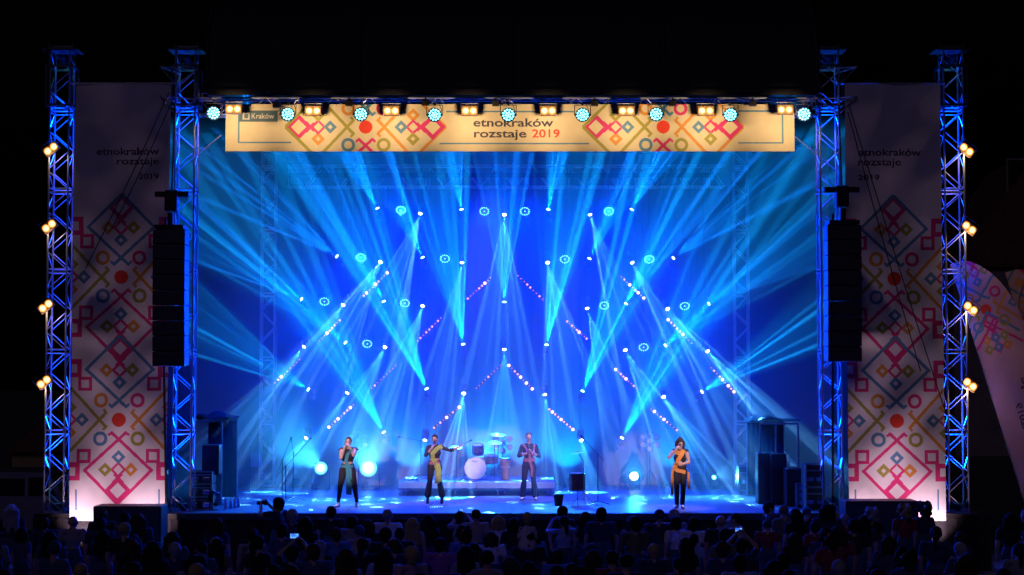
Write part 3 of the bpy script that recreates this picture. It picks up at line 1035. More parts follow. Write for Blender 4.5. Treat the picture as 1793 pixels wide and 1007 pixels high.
def lettering(body, size, m, parent, loc, align='LEFT', bold=0.012, mirror=False, rot=None, name='lettering'):
    cu = bpy.data.curves.new('lettering', 'FONT')
    cu.body = body
    cu.size = size
    cu.align_x = align
    cu.offset = bold * size
    cu.extrude = 0.001
    cu.resolution_u = 3
    tmp = bpy.data.objects.new('lettering_tmp', cu)
    C.objects.link(tmp)
    dg = bpy.context.evaluated_depsgraph_get()
    me = bpy.data.meshes.new_from_object(tmp.evaluated_get(dg))
    bpy.data.objects.remove(tmp)
    me.materials.clear()
    me.materials.append(m)
    M = Matrix.Translation(loc) @ (rot or Matrix.Identity(4)) @ Matrix.Rotation(math.pi / 2, 4, 'X')
    if mirror:
        M = M @ Matrix.Diagonal((-1, 1, 1, 1))
    return put(name, me, parent, M)


def text_width(o):
    xs = [v_.co.x for v_ in o.data.vertices]
    return max(xs) - min(xs)


# front banner
BY = 0.05
bl, br_ = at(395, 224, BY), at(1391, 224, BY)
bt, bb = at(893, 182.5, BY).z, at(893, 265, BY).z
bc = Vector(((bl.x + br_.x) / 2, BY, (bt + bb) / 2))
bw, bh = br_.x - bl.x, bt - bb
KB = 1 / 73.2
ban = thing('front_banner', bc, 'long cream banner with festival lettering hung across the front truss', 'banner')
surf_f = lambda u, v: (u, 0.006 * math.sin(u * 1.3) + 0.004 * math.sin(u * 3.1 + 1), v)
pr = Print()
px2u = lambda px: (px - 893.0) * KB
py2v = lambda py: (223.8 - py) * KB
for dxp in (637.5, 1164):
    pr.motif((px2u(dxp), py2v(222.5)), KB * 0.965, False)
for x0, y0, x1, y1 in ((413, 196, 413, 251.3), (411.8, 250, 506, 250), (482, 193.5, 497, 193.5), (780, 195, 1006, 195), (768, 252, 1033, 252), (1296, 194, 1377, 194), (1375.5, 194, 1375.5, 252.3), (1296, 251, 1375, 251)):
    pr.bar('blue', (px2u(x0), py2v(y0)), (px2u(x1), py2v(y1)), 2.6 * KB)
pr.poly('teal', [(px2u(413.5), py2v(213)), (px2u(482), py2v(213)), (px2u(482), py2v(193)), (px2u(413.5), py2v(193))])
lx, lz = px2u(426), py2v(203)
for i in range(4):
    for j in range(4):
        if i in (0, 3) or j in (0, 3):
            cxp, czp = lx + (i - 1.5) * 3.3 * KB, lz + (j - 1.5) * 3.3 * KB
            hs = 1.3 * KB
            pr.poly('sand', [(cxp - hs, czp - hs), (cxp + hs, czp - hs), (cxp + hs, czp + hs), (cxp - hs, czp + hs)])
pr.text('dark', 'etnokraków', 20.5 * KB, px2u(828), py2v(221.5), 142 * KB)
pr.text('dark', 'rozstaje', 20.5 * KB, px2u(829), py2v(241.0), 93 * KB)
pr.text('red', '2019', 20.5 * KB, px2u(932), py2v(241.0), 49 * KB)
pr.text('sand', 'Kraków', 13.5 * KB, px2u(435.5), py2v(207.5), 40 * KB, 0.01)
pr.cloth('front_banner_cloth', ban, -bw / 2, bw / 2, -bh / 2, bh / 2, surf_f, 0.0085, CREAM, 0.02)

for i in range(28):
    x = -bw / 2 + 0.2 + (bw - 0.4) * i / 27
    MB().path([(x, 0.0, bh / 2 - 0.03), (x, 0.03, bh / 2 + 0.03), (x, 0.12, bh / 2 + 0.05)], 0.006, 6).build('cable_tie', BLACK, ban)

# side banners
KS = 1 / 73.0
for side, pxb, discs, zt_px in (('left', 206.5, (735, 485), 147), ('right', 1571, (737, 488), 147)):
    Y = 0.12
    c = at(pxb, 880, Y)
    zb_, zt_ = at(pxb, 912, Y).z, at(pxb, zt_px, Y).z
    t = thing('side_banner', (c.x, Y, zb_), 'tall white banner with pink and blue folk pattern beside the %s speakers, lit from below' % side, 'banner', 'tall side banners')
    H = zt_ - zb_
    W = 84.5 * KS
    rnd = random.Random(5 if side == 'left' else 9)
    ph = [rnd.uniform(0, 6.28) for _ in range(8)]

    def surf(u, v, ph=ph, H=H):
        e = 0.03 * math.sin(v * 0.9 + ph[0]) + 0.018 * math.sin(u * 2.6 + ph[1] + v * 0.5) + 0.020 * math.sin((u * 1.4 + v * 1.2) * 1.5 + ph[2]) + 0.022 * math.sin((u * 2.4 - v * 1.7) * 1.7 + ph[3]) * (0.4 + 0.6 * math.sin(v * 0.5 + ph[4]) ** 2)
        e += 0.009 * math.sin((v * 5.2 + u * 1.2) + ph[5]) * math.exp(-((u + 0.75) / 0.35) ** 2) + 0.009 * math.sin((v * 6.1 - u * 1.4) + ph[6]) * math.exp(-((u - 0.8) / 0.3) ** 2)
        e -= 0.16 * math.exp(-((u + 0.7) / 0.5) ** 2 - ((v - H * 0.43) / 0.35) ** 2) * (1 if ph[7] > -1 and side == 'right' else 0.3)
        return (u, e, v)
    pr = Print()
    for dy in discs:
        pr.motif((0, at(pxb, dy, Y).z - zb_), KS, True)
    for u in (-73, 71):
        pr.bar('blue', (u * KS, 0.25), (u * KS, 0.75), 2.6 * KS)
    zt1, zt2, zt3 = (at(pxb, q, Y).z - zb_ for q in ((271, 288, 314) if side == 'left' else (273, 290, 316)))
    for body, sz, zz_, wd_ in (('etnokraków', 18, zt1, 112), ('rozstaje', 18, zt2, 76), ('2019', 14, zt3, 37)):
        pr.text('dark', body, sz * KS, (66 - wd_ if side == 'left' else -62) * KS, zz_, wd_ * KS)
    pr.cloth('side_banner_cloth', t, -W, W, 0, H, surf, 0.0125, VINYL, 0.006)
    MB().tube((-W - 0.12, 0.02, H + 0.015), (W + 0.12, 0.02, H + 0.015), 0.022, n=10).build('top_bar', ALU, t)
    # black sub cabinet in front of its foot, and the assumed up-lights hidden behind it
    bx0, bx1, byt = ((163, 282, 886) if side == 'left' else (1481, 1609, 877))
    p0, p1 = at(bx0, byt, -1.35), at(bx1, byt, -1.35)
    wd, zz = p1.x - p0.x, p0.z
    sb = thing('subwoofer_stack', ((p0.x + p1.x) / 2, -0.95, 0), 'black subwoofer stack standing in front of the %s tall banner' % side, 'speaker', 'subwoofer stacks')
    for k in range(2):
        MB().box((0, 0, zz * (k + 0.5) / 2), (wd, 0.78, zz / 2 - 0.012), bevel=0.02).build('cabinet', BLACK, sb)
        MB().box((0, -0.397, zz * (k + 0.5) / 2), (wd - 0.1, 0.012, zz / 2 - 0.1), bevel=0.004).build('grille', STEEL, sb)
        for s in (-1, 1):
            MB().box((s * wd * 0.36, -0.394, zz * (k + 0.5) / 2), (0.14, 0.03, 0.06), bevel=0.01).build('handle', BLACK, sb)
    for k_, (dx, narrow) in enumerate(((-0.75, False), (-0.25, True), (0.25, True), (0.75, False))):
        up = thing('assumed_banner_uplight', (c.x + dx, -0.40, 0.45), 'small assumed uplight hidden behind the %s subwoofer stack, %s from the left' % (side, NUMW[k_]), 'stage light', 'assumed banner uplights')
        d = Vector((0, 0.10 if narrow else 0.75, 1)).normalized()
        put('housing', _par_can, up, frame_z(d).to_matrix().to_4x4() @ Matrix.Scale(0.6, 4))
        MB().box((0, 0, -0.12), (0.1, 0.14, 0.02)).tube((0, 0, -0.44), (0, 0, -0.1), 0.015, n=8).build('bracket', STEEL, up)
        spot(up, d * 0.03, d, 150 if narrow else 250, (1.0, 0.63, 0.78), 40 if narrow else 88, 1.0, 0.08)

# guy lines across the tall banners
for name_, lines, lab in (('left', ((293, 168, 150, 470), (300, 180, 196, 400)), 'thin dark steel stay cable slanting across the left tall banner'), ('right', ((1489, 192, 1655, 720), (1487, 205, 1612, 650)), 'thin dark steel stay cable slanting across the right tall banner')):
    for k, (x0, y0, x1, y1) in enumerate(lines):
        a, b2 = at(x0, y0, -0.25), at(x1, y1, -0.5)
        a_ = a - (b2 - a) * 0.02
        mb = MB().path([a_ + (b2 - a_) * q - Vector((0, 0, 0.08 * math.sin(math.pi * q))) for q in [i / 10 for i in range(11)]], 0.014, 6)
        tag(mb.build('stay_cable', BLACK, None, True), lab + (', the longer one' if k == 0 else ', the shorter one'), 'cable', 'stay cables')

# ------------------------------------------------------------------ feather flags beside the right tower
m_flag = mat('flag_cloth', (0.62, 0.46, 0.52), 0.8, noise=0.06, nscale=3)


def feather_flag(base, lean, H, W, label, phase, text=True, motif=True):
    t = thing('feather_flag', base, label, 'flag', 'feather flags')
    # pole: rises leaning to the left and curls over at the top
    n_ = 26

    def pole(s):
        z = H * (s if s < 0.82 else 0.82 + 0.18 * math.sin((s - 0.82) / 0.18 * math.pi / 2) * 0.8)
        x = lean * H * s
        if s > 0.82:
            x += W * 0.55 * (1 - math.cos((s - 0.82) / 0.18 * math.pi / 2))
        return Vector((x, 0, z))
    pts = [pole(i / n_) for i in range(n_ + 1)]
    MB().path(pts, [0.022 - 0.014 * i / n_ for i in range(n_ + 1)], 8).build('pole', ALU, t, True)
    MB().lathe([(0.05, 0.0), (0.28, 0.01), (0.28, 0.05), (0.05, 0.07), (0.03, 0.2)], 16).build('base', STEEL, t)
    q = Quaternion((0, 1, 0), math.atan(lean))

    def surf(u, v):
        """v: height along the pole, u: distance out from the pole."""
        s = v / H
        top = pole(min(1.0, s))
        p = Vector((lean * v, 0, v)) + q @ Vector((u, 0, 0))
        return (p.x, 0.05 * math.sin(u * 2.6 + v * 0.9 + phase) * min(1, u * 2) + 0.02 * math.sin(v * 3 + u * 2), p.z)
    v0, v1 = 0.10 * H, 0.985 * H

    def surf_w(u, v):
        return surf(min(u, max(0.02, width(v / H))), v)

    def width(s):
        top = 1.0 if s < 0.72 else math.sqrt(max(0.0, 1 - ((s - 0.72) / 0.275) ** 2))
        return W * (0.70 + 0.30 * min(1, s / 0.6)) * top
    pr = Print()
    if motif:
        for uu, vv in ((0.40, 0.815), (0.40, 0.60)):
            pr.motif((W * uu, H * vv), KS * 0.78, False)
        for ink in list(pr.polys):
            pr.polys[ink] = [p_ for p_ in pr.polys[ink] if min(q_[1] for q_ in p_) > H * 0.66]
        # lettering runs up the flag and reads mirrored, as the cloth is seen from its back
        for body, sz, u, v, tw in (('etnokraków', 0.30, 0.86, 0.42, 1.75), ('rozstaje', 0.30, 0.62, 0.42, 1.2), ('7.07.2019', 0.24, 0.36, 0.36, 1.1)):
            q_ = Print()
            q_.text('dark', body, sz, 0, 0, tw)
            for pl in q_.polys['dark']:
                pr.poly('dark', [(W * u + b_, H * v + a_) for a_, b_ in pl])
    pr.cloth('flag_cloth', t, 0.0, W, v0, v1, surf_w, 0.016, FLAGC, 0.004)
    return t


fb = at(1829, 986, 1.5)
feather_flag((fb.x, 1.5, 0), -0.30, 7.55, 1.35, 'pale feather flag with mirrored lettering, the one nearest the rightmost tower', 0.4)
fb = at(1915, 980, 2.4)
feather_flag((fb.x, 2.4, 0), -0.29, 7.4, 1.3, 'pale feather flag cut off by the right edge of the picture', 1.7, False)
# ------------------------------------------------------------------ hanging line arrays
for side, x0, x1, y0, y1 in (('left', 272, 328, 403, 641), ('right', 1445, 1504, 395, 633)):
    Y = -0.45
    p = at((x0 + x1) / 2, y0, Y)
    wd = (x1 - x0) / 73.8
    zt_, zb_ = p.z, at(896, y1, Y).z
    t = thing('line_array', (p.x, Y, zt_), 'tall black line array speaker hanging %s of the stage opening' % side, 'speaker', 'hanging line arrays')
    n_ = 9
    hh = (zt_ - zb_) / n_
    tilt = 0.0
    z, yy = 0.0, 0.0
    for k in range(n_):
        tilt = R(0.5 * k)
        c = Vector((0.0, yy, z - hh / 2))
        q = Quaternion((1, 0, 0), tilt)
        cab = MB().box((0, 0, 0), (wd, 0.55, hh - 0.012), bevel=0.015).build('cabinet', BLACK, t)
        cab.location = c
        cab.rotation_mode = 'QUATERNION'
        cab.rotation_quaternion = q
        MB().box((0, -0.281, 0), (wd - 0.08, 0.014, hh - 0.05), bevel=0.005).build('grille', STEEL, cab)
        z -= hh * math.cos(tilt)
        yy += hh * math.sin(tilt)
    MB().box((0, 0.0, 0.06), (wd * 0.9, 0.6, 0.09)).box((0, -0.1, 0.25), (0.12, 0.12, 0.3)).box((0, 0.0, 0.70), (0.30, 0.28, 0.5), bevel=0.03) \
        .box((0.0, 0.05, 0.86), (wd * 1.05, 0.18, 0.12)).build('fly_frame', BLACK, t)
    tube_obj('hoist_chain', unit_tube(0.02, 8, STEEL), (0, 0, 0.9), (0, 0.25, at(896, 190, 0.3).z - zt_), t)
    rope = MB().path([(-0.18, 0.2, 0.3), (-0.22, 0.1, -1.2), (-0.2, 0.32, -3.4), (-0.17, 0.6, -6.6)], 0.03, 8)
    rope.build('cable_loom', BLACK, t, True)

# ------------------------------------------------------------------ drum riser
RY = 5.8
ra, rb_ = at(697, 845, RY), at(972, 845, RY)
RZ = at(835, 843.5, RY).z
m_riser_edge = mat('riser_edge', (0.75, 0.74, 0.76), 0.5, noise=0.05)
m_riser_top = mat('riser_carpet', (0.20, 0.19, 0.21), 0.9, noise=0.2)
riser = thing('drum_riser', ((ra.x + rb_.x) / 2, RY, DECK_Z), 'low white edged rolling platform under the drum kit', 'platform')
rw = rb_.x - ra.x
RH = RZ - DECK_Z
MB().box((0, 1.25, RH - 0.11), (rw - 0.03, 2.44, 0.18)).build('frame', STEEL, riser)
for k in range(2):
    MB().box((-rw / 4 + rw / 2 * k, 1.25, RH - 0.011), (rw / 2 - 0.01, 2.46, 0.018)).build('deck_panel', m_riser_top, riser)
    MB().box((-rw / 4 + rw / 2 * k, -0.012, RH - 0.095), (rw / 2 - 0.01, 0.03, 0.175), bevel=0.006).build('edge_board', m_riser_edge, riser)
for k in range(4):
    for yy in (0.15, 2.3):
        x = -rw / 2 + 0.12 + (rw - 0.24) * k / 3
        for dx in (-0.09, 0.09):
            w_ = MB().lathe([(0.0001, -0.02), (0.055, -0.02), (0.06, -0.01), (0.06, 0.01), (0.055, 0.02), (0.0001, 0.02)], 14, (x + dx, yy, 0.062), Quaternion((0, 1, 0), R(90))).build('caster', m_riser_edge, riser, True)
            MB().box((x + dx, yy, 0.135), (0.055, 0.05, 0.09)).build('caster_fork', CHROME, riser)

# ------------------------------------------------------------------ drum kit
m_shell = mat('drum_shell_brown', (0.10, 0.05, 0.035), 0.3, noise=0.2, nscale=8, coat=0.5)
m_skin_d = mat('drum_head_white', (0.72, 0.70, 0.72), 0.5, noise=0.05)
m_brass = mat('cymbal_brass', (0.28, 0.21, 0.09), 0.5, 0.8, noise=0.1)
kit = thing('drum_kit', (at(833, 840, 6.7).x, 6.7, RZ), 'drum kit with white fronted bass drum on the white edged riser', 'drum kit')
QF = Quaternion((1, 0, 0), R(90))


def drum(parent, c, r, h, q, name, shell=m_shell, lugs=8):
    d = MB().lathe([(r * 0.985, -h / 2 + 0.01), (r * 0.985, h / 2 - 0.01)], 28, c, q).build(name, shell, parent, True)
    for s in (-1, 1):
        MB().lathe([(r, -0.016), (r * 1.035, -0.016), (r * 1.035, 0.016), (r, 0.016), (r, -0.016)], 28, Vector(c) + q @ Vector((0, 0, s * h / 2)), q).build('hoop', CHROME, d, True)
    MB().lathe([(r * 0.99, h / 2 + 0.004), (r * 0.6, h / 2 + 0.006), (0.0001, h / 2 + 0.007)], 28, c, q).build('drum_head', m_skin_d, d, True)
    for k in range(lugs):
        a = 2 * math.pi * k / lugs
        e = Vector((math.cos(a) * r * 1.02, math.sin(a) * r * 1.02, 0))
        MB().tube(Vector(c) + q @ (e - Vector((0, 0, h * 0.48))), Vector(c) + q @ (e + Vector((0, 0, h * 0.48))), 0.008, n=6).build('lug', CHROME, d)
    return d


bd = drum(kit, (0, 0, 0.32), 0.30, 0.42, QF, 'bass_drum')
MB().lathe([(0.055, 0.222), (0.0001, 0.224)], 18, (0.09, 0, 0.24), QF).build('port_hole', m_riser_edge, bd)
lettering('Pearl', 0.07, M_INK['dark'], bd, (-0.09, -0.222, 0.50), 'LEFT', 0.01, name='drum_lettering')
for s in (-1, 1):
    MB().tube((s * 0.27, -0.1, 0.22), (s * 0.42, -0.24, 0.0), 0.013, n=8).build('spur', CHROME, bd)
drum(kit, (0.06, 0.10, 0.83), 0.155, 0.26, Quaternion((1, 0, 0), R(12)), 'tom_drum')
drum(kit, (0.42, 0.35, 0.55), 0.19, 0.2, Quaternion((1, 0, 0), R(8)), 'snare_drum')


def tripod(parent, x, y, h, r=0.011, spread=0.28, name='stand', m=CHROME):
    mb = MB().tube((x, y, 0.12), (x, y, h), r, n=8)
    for k in range(3):
        a = k * 2.094 + 0.6
        mb.tube((x, y, 0.30), (x + spread * math.cos(a), y + spread * math.sin(a), 0.012), r * 0.8, n=6)
        mb.tube((x, y, 0.13), (x + spread * 0.55 * math.cos(a), y + spread * 0.55 * math.sin(a), 0.15), r * 0.6, n=6)
    return mb.build(name, m, parent)


def cymbal(parent, c, r, q):
    return MB().lathe([(0.0001, 0.03), (r * 0.16, 0.022), (r * 0.2, 0.008), (r * 0.6, 0.0), (r, -0.018), (r, -0.021), (r * 0.6, -0.004), (0.0001, 0.0)], 28, c, q).build('cymbal', m_brass, parent, True)


for x, y, h, r in ((0.52, 0.1, 1.05, 0.2), (-0.55, 0.3, 0.9, 0.17), (0.62, 0.5, 1.25, 0.22)):
    tripod(kit, x, y, h)
    cymbal(kit, (x, y, h), r, Quaternion((1, 0.3, 0), R(14)))
st = MB().lathe([(0.15, 0.48), (0.16, 0.50), (0.16, 0.55), (0.12, 0.57), (0.0001, 0.575)], 18, (0.1, 0.95, 0))
st.build('stool_seat', BLACK, kit, True)
tripod(kit, 0.1, 0.95, 0.48)

# djembe
dj = at(885, 838, 6.6)
m_wood = mat('djembe_wood', (0.22, 0.10, 0.05), 0.5, noise=0.3, nscale=12)
t = thing('djembe', (dj.x, 6.6, RZ), 'goblet shaped wooden hand drum standing right of the bass drum', 'drum')
MB().lathe([(0.12, 0.0), (0.115, 0.05), (0.105, 0.28), (0.11, 0.32), (0.16, 0.45), (0.175, 0.56), (0.172, 0.60)], 24).build('shell', m_wood, t, True)
MB().lathe([(0.173, 0.60), (0.15, 0.605), (0.0001, 0.607)], 24).build('drum_head', m_skin_d, t, True)
for zz, r in ((0.595, 0.18), (0.33, 0.117)):
    MB().lathe([(r - 0.004, zz - 0.008), (r + 0.006, zz - 0.008), (r + 0.006, zz + 0.008), (r - 0.004, zz + 0.008)], 24).build('rope_ring', STEEL, t, True)
mb = MB()
for k in range(16):
    a = 2 * math.pi * k / 16
    mb.tube((0.183 * math.cos(a), 0.183 * math.sin(a), 0.59), (0.122 * math.cos(a + 0.1), 0.122 * math.sin(a + 0.1), 0.335), 0.004, n=5)
mb.build('rope', m_skin_d, t)

# free standing floor tom with a cymbal stand at the right
ft = at(1011, 886, 2.2)
t = thing('floor_tom', (ft.x, 2.2, DECK_Z), 'dark floor tom on chrome legs standing on the deck', 'drum')
drum(t, (0, 0, 0.60), 0.195, 0.42, Quaternion(), 'shell', mat('tom_shell_dark', (0.16, 0.09, 0.06), 0.3, coat=0.5))
for k in range(3):
    a = k * 2.094 + 0.5
    e = Vector((math.cos(a), math.sin(a), 0))
    MB().path([e * 0.215 + Vector((0, 0, 0.62)), e * 0.215 + Vector((0, 0, 0.12)), e * 0.27 + Vector((0, 0, 0.015))], 0.009, 8).build('leg', CHROME, t, True)
cs = at(1022, 884, 2.5)
t = thing('cymbal_stand', (cs.x, 2.5, DECK_Z), 'cymbal on a chrome tripod behind the floor tom', 'cymbal')
tripod(t, 0, 0, 1.12, 0.012, 0.34)
MB().tube((0, 0, 1.12), (-0.14, 0, 1.32), 0.010, n=8).build('boom', CHROME, t)
cymbal(t, (-0.14, 0, 1.33), 0.23, Quaternion((0, 1, 0), R(-8)))

# bucket
bk = at(978, 885, 2.2)
t = thing('bucket', (bk.x, 2.2, DECK_Z), 'small black bucket standing on the deck beside the floor tom', 'bucket')
MB().lathe([(0.095, 0.0), (0.13, 0.27), (0.138, 0.275), (0.138, 0.285), (0.124, 0.285), (0.09, 0.012), (0.0001, 0.012)], 22).build('pail', BLACK, t, True)
MB().path([(-0.136, 0, 0.27), (-0.11, 0.03, 0.36), (0, 0.05, 0.40), (0.11, 0.03, 0.36), (0.136, 0, 0.27)], 0.005, 6).build('handle', CHROME, t, True)

# ------------------------------------------------------------------ microphone stands
def mic_stand(px, py, Y, h, boom_a, boom_len, label, group='microphone stands', z0=None, dy=-0.1):
    p = at(px, py, Y)
    z0 = DECK_Z if z0 is None else z0
    t = thing('microphone_stand', (p.x, Y, z0), label, 'mic stand', group)
    mb = MB().tube((0, 0, 0.05), (0, 0, h), 0.011, n=8)
    mb.build('pole', STEEL, t)
    for k in range(3):
        a = k * 2.094 + 0.4
        MB().tube((0, 0, 0.10), (0.32 * math.cos(a), 0.32 * math.sin(a), 0.012), 0.011, n=8).build('leg', STEEL, t)
    d = Vector((math.sin(R(boom_a)), dy, math.cos(R(boom_a)))).normalized()
    top = Vector((0, 0, h))
    bm_ = MB().tube(top - d * boom_len * 0.45, top + d * boom_len, 0.008, n=8).ball(top, 0.024, 8)
    bm_.build('boom', STEEL, t, True)
    e = top + d * boom_len
    mk = MB().tube(e, e + d * 0.10, 0.010, 0.014, n=10).ball(e + d * 0.12, 0.026, 8)
    mk.build('microphone', BLACK, t, True)
    return t


mic_stand(494, 874, 3.2, 1.10, 22, 0.5, 'microphone stand at the left, leftmost of the three')
mic_stand(500, 876, 2.9, 0.95, 42, 0.85, 'microphone stand at the left with the longest slanting boom')
mic_stand(513, 870, 4.0, 1.25, -8, 0.25, 'microphone stand at the left, rightmost of the three')
mic_stand(1047, 884, 2.5, 1.28, -43, 0.50, 'tall microphone stand with slanting boom right of the floor tom')
mic_stand(800, 842, 6.4, 0.9, 62, 0.32, 'microphone stand on the riser left of the bass drum', z0=RZ)
mic_stand(737, 842, 6.2, 1.1, -80, 0.5, 'microphone stand on the riser behind the singer with the green sash', z0=RZ)

# small guitar stand on the riser behind singer two
p = at(730, 838, 6.3)
t = thing('instrument_stand', (p.x, 6.3, RZ), 'low black instrument stand on the left end of the riser', 'stand')
MB().path([(-0.18, -0.1, 0.0), (-0.05, 0, 0.12), (0.12, 0.0, 0.16), (0.2, -0.08, 0.14)], 0.012, 8).build('cradle', BLACK, t, True)
MB().path([(-0.02, 0.2, 0.0), (0, 0.02, 0.14), (0.02, -0.2, 0.0)], 0.012, 8).build('leg', BLACK, t, True)

# ------------------------------------------------------------------ stage wings: speakers, cases, posts, crates
def speaker(x, y, z0, w_, d_, h_, label, group, grille=True):
    t = thing('loudspeaker', (x, y, z0), label, 'speaker', group)
    MB().box((0, 0, h_ / 2), (w_, d_, h_), bevel=0.02).build('cabinet', BLACK, t)
    if grille:
        MB().box((0, -d_ / 2 - 0.004, h_ / 2), (w_ - 0.06, 0.014, h_ - 0.06), bevel=0.005).build('grille', BLACK, t)
        MB().box((-w_ / 2 - 0.002, 0, h_ * 0.7), (0.02, 0.14, 0.05)).build('handle', STEEL, t)
    return t


m_case = mat('case_laminate', (0.03, 0.03, 0.034), 0.45, noise=0.2)


def flight_case(x, y, z0, w_, d_, h_, label, group='flight cases in the wings', wheels=True):
    t = thing('flight_case', (x, y, z0), label, 'flight case', group)
    b0 = 0.12 if wheels else 0.0
    MB().box((0, 0, b0 + (h_ - b0) / 2), (w_ - 0.02, d_ - 0.02, h_ - b0 - 0.02)).build('body', m_case, t)
    ed = MB()
    for sx in (-1, 1):
        for sy in (-1, 1):
            ed.box((sx * (w_ / 2 - 0.015), sy * (d_ / 2 - 0.015), b0 + (h_ - b0) / 2), (0.035, 0.035, h_ - b0 - 0.04))
    for zz in (b0 + 0.01, b0 + (h_ - b0) * 0.72, h_ - 0.01):
        for sy in (-1, 1):
            ed.box((0, sy * (d_ / 2 - 0.012), zz), (w_ - 0.075, 0.03, 0.03))
    ed.build('edging', ALU, t)
    for sx in (-1, 1):
        MB().box((sx * w_ * 0.24, -d_ / 2 - 0.003, b0 + (h_ - b0) * 0.36), (0.16, 0.016, 0.11), bevel=0.004).build('handle', CHROME, t)
        if wheels:
            MB().tube((sx * (w_ / 2 - 0.1) - 0.02, -d_ / 2 + 0.1, 0.055), (sx * (w_ / 2 - 0.1) + 0.02, -d_ / 2 + 0.1, 0.055), 0.054, n=14).build('caster', STEEL, t, True)
            MB().tube((sx * (w_ / 2 - 0.1) - 0.02, d_ / 2 - 0.1, 0.055), (sx * (w_ / 2 - 0.1) + 0.02, d_ / 2 - 0.1, 0.055), 0.054, n=14).build('caster', STEEL, t, True)
    return t


# left wing
p = at(371, 832, 1.6)
sp = speaker(p.x, 1.6, DECK_Z + 0.82, 0.42, 0.45, 0.74, 'black side speaker on a pole at the left wing', 'side speakers')
MB().tube((0, 0, -0.82 + 0.02), (0, 0, 0.03), 0.02, n=8).build('pole', STEEL, sp)
for k in range(3):
    a = k * 2.094 + 0.5
    MB().tube((0, 0, -0.45), (0.35 * math.cos(a), 0.35 * math.sin(a), -0.81), 0.012, n=6).build('leg', STEEL, sp)
p = at(352, 885, 1.0)
for k in range(3):
    flight_case(p.x, 1.2, DECK_Z + 0.31 * k, 0.55, 0.5, 0.31, 'small flight case in the left wing, %s of its stack' % ['lowest', 'middle one', 'topmost'][k], wheels=False)
m_tarp = mat('black_tarp', (0.008, 0.008, 0.011), 0.85, noise=0.3, nscale=2, bump=0.3, spec=0.1)


def side_booth(x0, x1, y0, y1, h, label, sx):
    """Frame of tubes with a dark tarp roof and back at the side of the stage."""
    t = thing('side_booth', ((x0 + x1) / 2, (y0 + y1) / 2, DECK_Z), label, 'booth', 'tarp covered side booths')
    hx, hy = (x1 - x0) / 2, (y1 - y0) / 2
    for ax in (-1, 1):
        for ay in (-1, 1):
            MB().tube((ax * hx, ay * hy, 0.0), (ax * hx, ay * hy, h), 0.028, n=10).build('post', ALU, t)
    for ay in (-1, 1):
        MB().tube((-hx, ay * hy, h), (hx, ay * hy, h), 0.024, n=8).build('rail', ALU, t)
    vs, fs = [], []
    nn = 16
    for i in range(nn + 1):
        for j in range(nn + 1):
            u, v_ = i / nn, j / nn
            z = h + 0.05 + 0.06 * math.sin(u * 7 + v_ * 3) * math.sin(v_ * 5 + 1) + 0.14 * math.sin(u * math.pi) * (0.5 + 0.5 * math.sin(v_ * 9))
            vs.append((-hx - 0.1 + (2 * hx + 0.2) * u, -hy - 0.1 + (2 * hy + 0.2) * v_, z))
    for i in range(nn):
        for j in range(nn):
            a = i * (nn + 1) + j
            fs.append((a, a + nn + 1, a + nn + 2, a + 1))
    MB()._add(vs, fs).build('tarp', m_tarp, t, True)
    cl = pleated(-hx, hx, 0.05, h - 0.03, hy - 0.06, 0.03, 0.35, 31, 40, 4)
    cl.build('back_sheet', m_tarp, t, True)
    return t


lx0, lx1 = at(350, 740, 2.2).x, at(388, 740, 2.2).x
side_booth(lx0 - 0.2, lx1, 2.2, 4.6, at(388, 738, 2.2).z - DECK_Z, 'tarp roofed tube booth in the left wing behind the side speaker', -1)
rx0, rx1 = at(1331, 740, 3.2).x, at(1404, 740, 3.2).x
side_booth(rx0, rx1 - 0.1, 3.2, 5.6, at(1331, 742, 3.2).z - DECK_Z, 'tarp roofed tube booth in the right wing above the black cabinets', 1)
p = at(1359, 800, 3.3)
tag(MB().tube((p.x, 3.3, DECK_Z), (p.x, 3.3, at(896, 741, 3.3).z), 0.028, n=10).build('scaffold_post', ALU), 'thin upright scaffold post in the middle of the right booth', 'post')
p = at(1371, 880, 2.6)
tag(MB().tube((p.x, 2.6, DECK_Z), (p.x, 2.6, at(896, 803, 2.6).z), 0.028, n=10).build('scaffold_post', ALU), 'short upright scaffold post right of the black cabinets', 'post')
# white notice box on a post left
p = at(447, 806, 7.2)
t = thing('electric_box', (p.x, 7.2, DECK_Z), 'pale grey box on a thin post beside the back left tower', 'box')
MB().box((0, -0.03, p.z - DECK_Z), (0.26, 0.1, 0.36), bevel=0.01).build('box_body', mat('box_grey', (0.5, 0.5, 0.55), 0.5, noise=0.1), t)
MB().tube((-0.15, 0.05, 0), (-0.15, 0.05, p.z - DECK_Z + 0.4), 0.022, n=8).build('post', STEEL, t)
# water bottles at the left edge of the deck
m_bottle = mat('bottle_plastic', (0.35, 0.55, 0.75), 0.15, spec=0.6)
for k, (px, py, lab) in enumerate(((395, 886, 'water bottle at the left edge of the deck, leftmost of four'), (404, 888, 'water bottle at the left edge of the deck, second from the left'), (411, 884, 'water bottle at the left edge of the deck, third from the left'), (417, 880, 'water bottle at the left edge of the deck, rightmost of four'))):
    p = at(px, py, 1.0 + 0.25 * k)
    t = thing('water_bottle', (p.x, 1.0 + 0.25 * k, DECK_Z), lab, 'bottle', 'water bottles on the deck')
    MB().lathe([(0.036, 0.0), (0.04, 0.01), (0.04, 0.17), (0.036, 0.19), (0.015, 0.235), (0.015, 0.255)], 14).build('bottle_body', m_bottle, t, True)
    MB().lathe([(0.017, 0.25), (0.017, 0.275), (0.0001, 0.275)], 12).build('cap', m_riser_edge, t, True)
